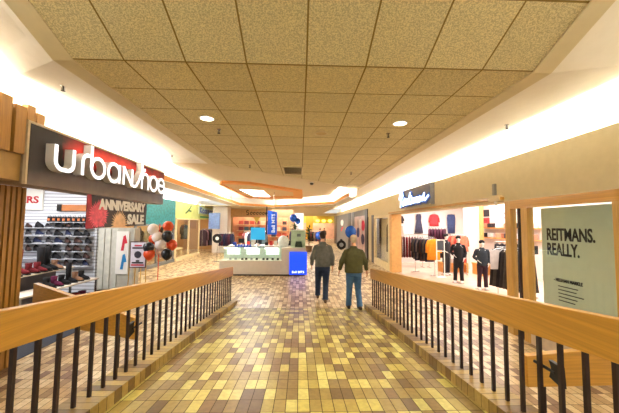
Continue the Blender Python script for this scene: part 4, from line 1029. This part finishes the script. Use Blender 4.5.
# display tables with folded clothes
def dtable(x0, x1, y0, y1, z, label):
    t = thing('display_table', label, 'table', ((x0 + x1) / 2, (y0 + y1) / 2, .012), 'boutique display tables')
    ob = M['tbl'] = M.get('tbl') or mat('light oak box', (226, 160, 84), .5)
    MB().box(x0, x1, y0, y1, z - .05, z).build('top', ob, t)
    MB().box(x0 + .02, x1 - .02, y0 + .3, y1 - .02, .012, z - .05).build('cabinet', ob, t)
    for x in (x0, x1 - .05): MB().box(x, x + .05, y0, y0 + .3, .012, z - .05).build('leg', ob, t)
dtable(6.5, 7.6, 13.4, 14.1, .45, 'low light oak display table under the plum blouses')
dtable(7.75, 8.9, 12.6, 13.4, .5, 'low light oak display table behind the black mannequin')
dtable(8.95, 9.55, 15.7, 16.6, .8, 'taller light oak display table at the back of the boutique')
k0 = 0
for tx, ty, tz, n in ((6.6, 13.5, .451, 4), (7.85, 12.75, .501, 4), (8.97, 15.9, .801, 2)):
    for k in range(n):
        c, cn = (((40, 44, 70), 'navy'), ((220, 216, 214), 'white'), ((30, 28, 32), 'black'), ((200, 80, 60), 'coral'))[(k + k0) % 4]
        mb = MB()
        for q in range(4): mb.box(tx + k * .26, tx + k * .26 + .21, ty, ty + .3, tz + q * .05, tz + q * .05 + .045)
        tag(mb.build('folded_clothes', gm(c), bevel=.008), f'{cn} folded clothes on the oak table ' + ('under the plum blouses' if k0 == 0 else 'behind the black mannequin' if k0 == 1 else 'at the back'), 'clothes', 'folded clothes on the oak tables')
    k0 += 1
# back right: wooden upright, white column, framed pictures, shelves, sign
struct('wall_boutique_right', B(9.6, 9.7, 8.6, 17.2, 0, 3.3), M['shopwhite'])
struct('wall_boutique_column', B(8.25, 8.75, 14.4, 14.9, 0, 3.3), M['shopwhite'])
tag(MB().box(8.75, 8.85, 14.2, 14.4, .012, 3.29).build('oak_upright', mat('light oak post', (228, 176, 106), .5)), 'narrow light oak upright post beside the white column', 'post')
t = thing('wall_picture', 'pair of small dark and red pictures on the boutique side wall', 'picture', (9.57, 15.2, 2.2))
XW = 9.6
MB().box(XW - .03, XW, 14.9, 15.6, 2.62, 2.98).build('picture', mat('dark picture', (50, 46, 50), .5, var=.6, scale=6), t); MB().box(XW - .03, XW, 14.9, 15.6, 2.2, 2.56).build('picture', mat('red picture', (190, 60, 60), .5, var=.5, scale=6), t)
t = thing('wall_placard', 'white placard with faint pink lettering above the boutique shelf', 'sign', (9.55, 13.4, 2.3))
MB().box(XW - .06, XW, 12.2, 13.9, 2.3, 2.95).build('board', M['white'], t); text('REITMANS.', .13, (XW - .065, 13.75, 2.66), 'right', mat('pink ink', (200, 130, 150), .5), t, width=.95); text('REALLY.', .13, (XW - .065, 13.75, 2.46), 'right', mat('pink ink', (200, 130, 150), .5), t, width=.7)
for k, z in enumerate((1.55, 2.02)):
    tag(MB().box(XW - .4, XW - .001, 11.6, 15.6, z, z + .04).build('wall_shelf', M['tbl']), ('lower', 'upper')[k] + ' oak shelf on the boutique side wall', 'shelf', 'boutique side shelves')
    for q in range(6):
        c, cn = (((214, 150, 120), 'peach'), ((236, 230, 226), 'white'), ((60, 56, 60), 'dark grey'))[(q + k) % 3]
        tag(MB().box(XW - .36, XW - .05, 11.75 + q * .6, 12.15 + q * .6, z + .041, z + .25).build('folded_clothes', gm(c), bevel=.02), f'{cn} folded clothes on the {("lower", "upper")[k]} oak shelf of the side wall', 'clothes', 'folded clothes on the side shelves')
rack(8.0, 12.1, 8.9, 11.7, 1.5, 'garment rack with black tops near the oak upright')
for k in range(6): hang((8.06 + k * .15, 12.07 - k * .067, 1.495), (24, 22, 26), .45, .85, .13, 'shirt', R(40), 'black top on the rack near the oak upright', 'black tops near the oak upright')
# skirt rack by the window jamb
rack(6.0, 9.0, 6.15, 7.9, 1.5, 'chrome garment rack with long dark skirts beside the window jamb')
for k in range(9): hang((6.0 + .15 * k / 8, 8.95 - k * .12, 1.495), ((48, 42, 40), (72, 66, 60), (34, 30, 32))[k % 3], .52, 1.15, .11, 'skirt', R(-5), ('dark brown', 'grey brown', 'black')[k % 3] + ' long skirt on the rack beside the window jamb', 'long skirts by the window jamb')
tag(MB().slab([(5.62, 8.75, 1.42), (5.95, 8.7, 1.42), (5.95, 8.7, .86), (5.62, 8.75, .86)], (-.004, -.012, 0)).build('rack_sign', mat('pale card', (206, 200, 196), .5)), 'pale upright card sign hanging on the skirt rack', 'sign')
tag(MB().tube([(5.7, 8.74, 1.42), (6.02, 8.75, 1.5)], .006, 5).build('sign_hook', M['chrome']), 'thin chrome hook holding the pale card sign', 'hook')
tag(MB().box(6.8, 7.05, 8.7, 8.95, 1.30, 1.55).build('black_box', M['blackp'], bevel=.01), 'black speaker box on a stand behind the skirt rack', 'speaker')
tag(MB().cyl(6.92, 8.82, .012, .03, .15).tube([(6.92, 8.82, .03), (6.92, 8.82, 1.3)], .015).build('speaker_stand', M['chrome']), 'thin chrome stand under the black speaker box', 'stand')

# ================================================================== RIGHT FAR SHOP FRONTS
t = thing('grey_shop_front', 'grey shop front with dark posts and a white round logo on the far right', 'shop front', (WX, 26, 0))
gp = mat('grey shop panel', (120, 116, 108), .5, var=.05)
X0 = WX - .03
MB().box(X0, X0 + .03, 25.7, 34, 0, 3.14).build('panel', gp, t)
for ya, yb in ((18.4, 19.1), (22.9, 23.7), (24.5, 25.7), (34, 36)): MB().box(X0 - .02, X0 + .05, ya, yb, 0, 3.14).build('post', M['blackp'], t)
MB().box(X0, X0 + .03, 23.7, 24.5, 0, 3.14).build('panel', mat('dim panel', (150, 140, 134), .5, var=.3), t)
MB().box(X0, X0 + .03, 19.1, 22.9, 2.75, 3.14).build('panel', gp, t)
MB().box(X0, X0 + .02, 19.1, 22.9, .0, 2.75).build('pane', mat('poster window', (206, 170, 164), .3, var=.35, scale=1.4), t)
MB().loft([[(x_, 29.5 + .95 * math.cos(2 * PI * k / 20), 2.35 + .3 * math.sin(2 * PI * k / 20)) for k in range(20)] for x_ in (X0 - .03, X0)]).build('logo_disc', M['white'], t)
MB().slab([(X0 - .01, 30.5, 1.55), (X0 - .01, 29.3, 1.95), (X0 - .01, 28.5, 1.95), (X0 - .01, 29.8, 1.5)], (-.02, 0, 0)).build('logo_stripe', pr, t)
for q, (y, z, c) in enumerate(((19.7, 2.1, (220, 60, 90)), (20.6, 2.2, (236, 226, 226)), (21.4, 1.6, (60, 60, 110)), (19.8, 1.2, (70, 60, 90)))):
    MB().loft([[(x_, y + .5 * math.cos(2 * PI * k / 16), z + .35 * math.sin(2 * PI * k / 16)) for k in range(16)] for x_ in (X0 - .012, X0 + .001)]).build('window_print', gm(c), t)
struct('wall_right_far', B(WX + .001, WX + .2, 17.5, 37, 3.14, 3.3).box(WX + .03, WX + .2, 17.5, 37, 0, 3.14), M['valance'])
t = thing('wheel_rack', 'small dark wheeled rack by the far right shop front', 'rack', (3.6, 26, 0))
MB().tube([(3.6, 25.9, .42), (3.6, 26.0, .42)], .4, 20).build('wheel', M['blackp'], t); MB().tube([(3.6, 25.88, .42), (3.6, 25.9, .42)], .18, 16).build('hub', mat('hub grey', (160, 160, 160), .4), t)
MB().box(3.5, 3.7, 26.0, 26.1, 0, .9).build('post', M['blackm'], t)

# middle-distance floor clutter seen beyond the kiosk
def far_person(x, y, top, trou, label, h=1.72):
    t = thing('person', label, 'person', (x, y, 0), 'distant shoppers'); s = h / 1.75
    mb = MB()
    mb.loft([[(x + rx * s * math.cos(a), y + ry * s * math.sin(a), z * s) for a in [2 * PI * k / 12 for k in range(12)]] for z, rx, ry in ((.85, .17, .12), (1.0, .16, .11), (1.2, .18, .12), (1.38, .2, .12), (1.46, .1, .08), (1.52, .06, .06))])
    for q in (-1, 1):
        mb.tube([(x + q * .19 * s, y, 1.38 * s), (x + q * .25 * s, y + .02, 1.1 * s), (x + q * .24 * s, y - .06, .86 * s)], [.06 * s, .05 * s, .035 * s])
    mb.ell((x, y, 1.63 * s), .08 * s, .1 * s, .12 * s)
    for q in (-1, 1): mb.tube([(x + q * .09 * s, y, .9 * s), (x + q * .1 * s, y, .5 * s), (x + q * .1 * s, y, .06)], [.1 * s, .07 * s, .05 * s]); mb.ell((x + q * .1 * s, y - .05, .045), .045, .12, .04)
    remesh(mb, 'body', mat('skin', (196, 146, 116), .6), t, .03, 2)
    mb = MB().loft([[(x + rx * s * math.cos(a), y + ry * s * math.sin(a), z * s) for a in [2 * PI * k / 12 for k in range(12)]] for z, rx, ry in ((.84, .2, .15), (1.0, .19, .14), (1.2, .21, .15), (1.38, .23, .14), (1.47, .11, .09))])
    for q in (-1, 1): mb.tube([(x + q * .19 * s, y, 1.38 * s), (x + q * .25 * s, y + .02, 1.1 * s), (x + q * .24 * s, y - .06, .9 * s)], [.08 * s, .07 * s, .055 * s])
    remesh(mb, 'jacket', gm(top), t, .03, 2)
    mb = MB()
    for q in (-1, 1): mb.tube([(x + q * .085 * s, y, .93 * s), (x + q * .1 * s, y, .5 * s), (x + q * .1 * s, y, .1)], [.125 * s, .09 * s, .075 * s])
    remesh(mb, 'trousers', gm(trou), t, .03, 2)
    MB().ell((x, y + .01, 1.66 * s), .09 * s, .11 * s, .11 * s).build('hair', gm((50, 34, 26)), t, smooth=True)
far_person(2.3, 34, (40, 50, 90), (30, 30, 40), 'distant person in a navy jacket beyond the two men')
far_person(-.2, 24.8, (120, 60, 60), (40, 40, 50), 'distant person in a dull red top beyond the kiosk')
far_person(3.1, 38, (90, 60, 50), (40, 40, 44), 'distant person in a brown top near the yellow shop')
area('hall_lamp', (0, 30, 3.40), (0, 0, 0), 5, 10, 520, WHITE); area('hall_lamp', (0, 44, 3.40), (0, 0, 0), 5, 10, 420, WHITE); area('hall_lamp', (-5.6, 15, 3.76), (0, 0, 0), 1.6, 10, 200, (1, .92, .8))

# ================================================================== FIGURES
def ringz(cx, cy, z, rx, ry, n=16): return [(cx + rx * math.cos(2 * PI * k / n), cy + ry * math.sin(2 * PI * k / n), z) for k in range(n)]
def hand(mb, p, d, side, s=1.0, curl=.5):
    """relaxed hand hanging from wrist p in direction d; side = +1 right, -1 left; fingers curl forward (+Y)"""
    p = Vector(p); d = Vector(d).normalized(); f = Vector((0, 1, 0)); a = Vector((side, 0, 0))
    w_ = f  # palm width runs front-back
    palm = p + d * .05 * s
    mb.loft([[p + d * t_ * s + w_ * (wd * math.cos(q)) * s + a * (th * math.sin(q)) * s for q in [2 * PI * k / 10 for k in range(10)]] for t_, wd, th in ((-.02, .028, .022), (.02, .036, .018), (.06, .042, .016), (.095, .042, .014))])
    for i, (o, L) in enumerate(((.032, .072), (.011, .082), (-.011, .076), (-.032, .060))):
        b = p + d * .09 * s + w_ * o * s
        k1 = b + d * L * .45 * s - a * .004 * s
        k2 = k1 + (d * .8 - a * .6 * curl).normalized() * L * .35 * s
        k3 = k2 + (d * .45 - a * .9 * curl).normalized() * L * .28 * s
        mb.tube([b, k1, k2, k3], [.0098 * s, .0092 * s, .0085 * s, .007 * s], 8)
    b = p + d * .03 * s + w_ * .03 * s
    mb.tube([b, b + (d * .7 + w_ * .7 - a * .25) * .035 * s, b + (d * 1.5 + w_ * .9 - a * .5) * .04 * s], [.013 * s, .011 * s, .008 * s], 8)
def figure(name, label, cat, x, y, z, h, cfg, mats, face=0.0, group=None):
    """front is +Y in local coordinates; built upright from a pose of joints"""
    s = h / 1.80
    t = thing(name, label, cat, (x, y, z), group); t['_o'] = (0, 0, 0)
    def J(v): return Vector(v) * s
    sh = cfg.get('sh', .195); lean = cfg.get('lean', 0)
    legs = cfg['legs']; arms = cfg['arms']
    hips = (.09, 0, .92)
    wdt = cfg.get('w', 1.0)
    # body
    mb = MB()
    tor = [(.86, .150, .105, 0), (.95, .160, .11, 0), (1.08, .145, .10, .0), (1.22, .155, .11, .0), (1.36, .175, .115, .0), (1.44, .15, .095, -.005), (1.49, .075, .07, -.005), (1.53, .056, .06, 0), (1.60, .054, .06, .015)]
    mb.loft([[(lean * (zz - .9) * 0 + rx * s * math.cos(a), (yo + lean * (zz - .9)) * s + ry * s * math.sin(a), zz * s) for a in [2 * PI * k / 16 for k in range(16)]] for zz, rx, ry, yo in tor])
    hc = (0, (.025 + lean * .75), 1.69)
    mb.ell(J(hc), .074 * s, .092 * s, .115 * s, 18, 12)
    mb.ell(J((0, hc[1] + .035, 1.655)), .055 * s, .062 * s, .075 * s)      # jaw
    mb.ell(J((0, hc[1] + .098, 1.675)), .012 * s, .018 * s, .024 * s, 8, 6)   # nose
    for q in (-1, 1): mb.ell(J((q * .076, hc[1] - .005, 1.68)), .010 * s, .020 * s, .030 * s, 8, 6)
    for q, (sh_, el, wr) in zip((-1, 1), arms):
        mb.tube([J((q * .12, lean * .5, 1.42)), J(sh_), J(Vector(sh_).lerp(Vector(el), .5)), J(el), J(wr)], [.05 * s, .052 * s, .045 * s, .038 * s, .026 * s], 10)
        hand(mb, J(wr), Vector(wr) - Vector(el), q, s)
    for q, (hp, kn, an) in zip((-1, 1), legs):
        mb.tube([J(hp), J(kn), J(Vector(kn).lerp(Vector(an), .35) + Vector((0, -.01, 0))), J(an)], [.085 * s, .055 * s, .055 * s, .036 * s], 12)
    remesh(mb, 'body', mats['skin'], t, .009 * s if cat == 'person' else .014, 3)
    # face marks
    if cat == 'person':
        for q in (-1, 1): MB().ell(J((q * .028, hc[1] + .083, 1.695)), .012 * s, .008 * s, .008 * s, 8, 6).build('eye', M['white'], t, smooth=True)
        MB().ell(J((0, hc[1] + .090, 1.628)), .022 * s, .008 * s, .007 * s, 8, 6).build('mouth', mat('lips', (150, 80, 76), .5), t, smooth=True)
        mb = MB(); hy = hc[1]
        mb.ell(J((0, hy - .018, 1.725)), .086 * s, .095 * s, .092 * s, 18, 12); mb.ell(J((0, hy - .045, 1.675)), .076 * s, .06 * s, .075 * s)
        remesh(mb, 'hair', mats['hair'], t, .012, 2)
    # jacket
    mb = MB()
    jb = cfg.get('hem', .86)
    jt = [(jb, .195 * wdt, .145, 0), (jb + .03, .20 * wdt, .148, 0), (1.05, .195 * wdt, .145, 0), (1.22, .205 * wdt, .15, 0), (1.33, .205 * wdt, .148, 0), (1.41, .16 * wdt, .12, -.005), (1.47, .10, .09, -.005), (1.535, .075, .078, .0)]
    rings = []
    for zz, rx, ry, yo in jt:
        rings.append([(rx * s * math.cos(a) * (1 + .012 * math.sin(7 * a + zz * 30)), (yo + lean * (zz - .9)) * s + ry * s * math.sin(a) * (1 + .02 * math.sin(5 * a + zz * 22)), zz * s) for a in [2 * PI * k / 24 for k in range(24)]])
    mb.loft(rings)
    for q, (sh_, el, wr) in zip((-1, 1), arms):
        a0, e0, w0 = J(sh_), J(el), J(Vector(el).lerp(Vector(wr), .93))
        pts, rad = [J((q * .09, lean * .5, 1.41)), a0], [.068 * s, .072 * s * wdt]
        for k in range(1, 4): pts.append(a0.lerp(e0, k / 4)); rad.append((.070 - .003 * k) * s * wdt + (.004 if k % 2 else -.002) * s)
        pts.append(e0); rad.append(.064 * s * wdt)
        for k in range(1, 4): pts.append(e0.lerp(w0, k / 4)); rad.append((.060 - .004 * k) * s + (.004 if k % 2 else -.003) * s)
        pts.append(w0); rad.append(.044 * s)
        mb.tube(pts, rad, 12)
    remesh(mb, 'jacket', mats['top'], t, .013, 2)
    # trousers
    mb = MB()
    mb.loft([[(rx * s * math.cos(a), ry * s * math.sin(a), zz * s) for a in [2 * PI * k / 18 for k in range(18)]] for zz, rx, ry in ((.80, .165 * wdt, .125), (.88, .178 * wdt, .135), (.98, .172 * wdt, .128))])
    for q, (hp, kn, an) in zip((-1, 1), legs):
        a0, k0_, n0 = J(hp), J(kn), J(an) + Vector((0, 0, -.015))
        pts = [a0, a0.lerp(k0_, .35), a0.lerp(k0_, .75), k0_, k0_.lerp(n0, .3), k0_.lerp(n0, .65), n0]
        mb.tube(pts, [.108 * s, .102 * s, .086 * s, .078 * s, .075 * s, .07 * s, .074 * s], 14)
    remesh(mb, 'trousers', mats['trousers'], t, .013, 2)
    # shoes
    for q, (hp, kn, an), pit in zip((-1, 1), legs, cfg.get('pitch', (0, 0))):
        A_ = Vector(an); rings = []
        c, s_ = math.cos(pit), math.sin(pit)
        for yy, hh, w_ in ((-.085, .075, .034), (-.06, .105, .042), (0, .115, .044), (.05, .085, .046), (.11, .06, .052), (.16, .045, .046), (.19, .02, .026)):
            rg = []
            for k in range(12):
                a = 2 * PI * k / 12; zz = (hh / 2) + hh / 2 * math.sin(a) - .085; zz = max(zz, -.083)
                y2, z2 = yy * c - zz * s_, yy * s_ + zz * c
                rg.append(J((A_.x + w_ * math.cos(a), A_.y + y2, A_.z + z2)))
            rings.append(rg)
        o = MB().loft(rings); o.build('shoe', mats['shoe'], t, smooth=True)
    if face: t.rotation_euler = (0, 0, face)
    t.location = (x, y, z)
    return t
skin = mat('skin', (206, 150, 118), .55, var=.05)
# man 1 : grey pullover, mid-stride, left foot lifted behind
figure('person', 'man in a grey pullover and dark blue jeans walking away, left of the pair', 'person', .64, 8.32, 0, 1.93,
       dict(w=1.0, hem=.90, lean=.03, arms=(((-.175, 0, 1.385), (-.265, .0, 1.14), (-.275, .10, .92)), ((.175, 0, 1.385), (.25, -.03, 1.14), (.255, .0, .91))),
            legs=(((-.09, 0, .9), (-.105, .16, .49), (-.10, .32, .13)), ((.09, 0, .9), (.085, .03, .48), (.07, -.04, .085))), pitch=(.25, 0)),
       dict(skin=skin, hair=cloth('dark brown hair', (50, 34, 26)), top=cloth('grey pullover', (98, 98, 92)), trousers=cloth('dark denim', (38, 52, 78)), shoe=mat('brown leather', (92, 60, 34), .5)))
figure('person', 'stocky man in an olive jacket and blue jeans walking away, right of the pair', 'person', 1.37, 7.6, 0.015, 1.84,
       dict(w=1.14, hem=.88, lean=.02, arms=(((-.185, 0, 1.375), (-.30, -.03, 1.15), (-.345, .03, .93)), ((.185, 0, 1.375), (.29, .0, 1.14), (.33, .05, .92))),
            legs=(((-.09, 0, .9), (-.10, .04, .49), (-.115, .07, .085)), ((.09, 0, .9), (.11, .02, .48), (.145, -.05, .085))), pitch=(0, 0)),
       dict(skin=skin, hair=cloth('grey white hair', (196, 180, 156)), top=cloth('olive jacket', (76, 74, 40)), trousers=cloth('blue denim', (62, 98, 134)), shoe=mat('dark boot', (44, 30, 24), .6)))
# mannequins
mskin = mat('mannequin white', (232, 228, 222), .35, var=.02)
def mannequin(x, y, h, top, trou, label, face, extra=None):
    arms = (((-.19, 0, 1.41), (-.25, -.04, 1.15), (-.20, .06, .95)), ((.19, 0, 1.41), (.27, -.05, 1.16), (.16, .08, 1.05)))
    t = figure('mannequin', label, 'mannequin', x, y, .03, h, dict(w=.86, hem=.86, arms=arms, legs=(((-.08, 0, .9), (-.09, .02, .49), (-.11, 0, .09)), ((.08, 0, .9), (.11, .05, .49), (.13, .04, .09)))),
               dict(skin=mskin, top=gm(top), trousers=gm(trou), shoe=mskin), face, 'boutique mannequins')
    MB().cyl(.03, 0, -.018, 0.0, .2, 24).build('base', M['chrome'], t)
    hs = h / 1.8; MB().ell((0, .0, 1.73 * hs), .1 * hs, .12 * hs, .09 * hs).build('hat', M['black'], t, smooth=True)
    return t
mannequin(5.93, 11.1, 1.72, (26, 24, 28), (22, 20, 24), 'mannequin in a black top and black trousers, right of the other black one', R(150))
mannequin(6.35, 12.9, 1.74, (34, 30, 34), (24, 22, 26), 'mannequin in black beside the coral scarf garments', R(200))
mannequin(6.12, 9.95, 1.62, (46, 54, 62), (52, 28, 40), 'mannequin in a slate jacket and plum trousers near the skirt rack', R(160))
# coral garments behind
rack(6.7, 13.2, 7.3, 13.0, 1.75, 'garment rack with coral tops behind the mannequins')
for k in range(4): hang((6.76 + k * .15, 13.18 - k * .05, 1.745), ((214, 70, 60), (226, 120, 90))[k % 2], .5, .75, .13, 'shirt', R(20), ('coral red', 'salmon')[k % 2] + ' top on the rack behind the mannequins', 'coral tops')

# ================================================================== WORLD, CAMERA
w_ = bpy.data.worlds.new('World'); sc.world = w_; w_.use_nodes = True
w_.node_tree.nodes['Background'].inputs[0].default_value = (1, .96, .86, 1)
w_.node_tree.nodes['Background'].inputs[1].default_value = .65
cam = bpy.data.cameras.new('camera'); co = bpy.data.objects.new('camera', cam); COL.objects.link(co)
cam.sensor_width = 36; cam.lens = 36 * 300 / 619; cam.clip_start = .05; cam.clip_end = 200
psi, th, rl = R(1.81), R(3.53), .010
f = Vector((math.sin(psi) * math.cos(th), math.cos(psi) * math.cos(th), math.sin(th)))
r_ = Vector((math.cos(psi), -math.sin(psi), 0)); u_ = r_.cross(f)
r2 = r_ * math.cos(rl) + u_ * math.sin(rl); u2 = u_ * math.cos(rl) - r_ * math.sin(rl)
mw = Matrix((r2, u2, -f)).transposed().to_4x4(); mw.translation = (0, 0, 2.1)
co.matrix_world = mw
sc.camera = co
vs = sc.view_settings; vs.view_transform = 'Standard'; vs.look = 'None'; vs.exposure = 0.32; vs.gamma = 1; vs.use_curve_mapping = False
for o in bpy.data.objects:
    if '_o' in o: del o['_o']
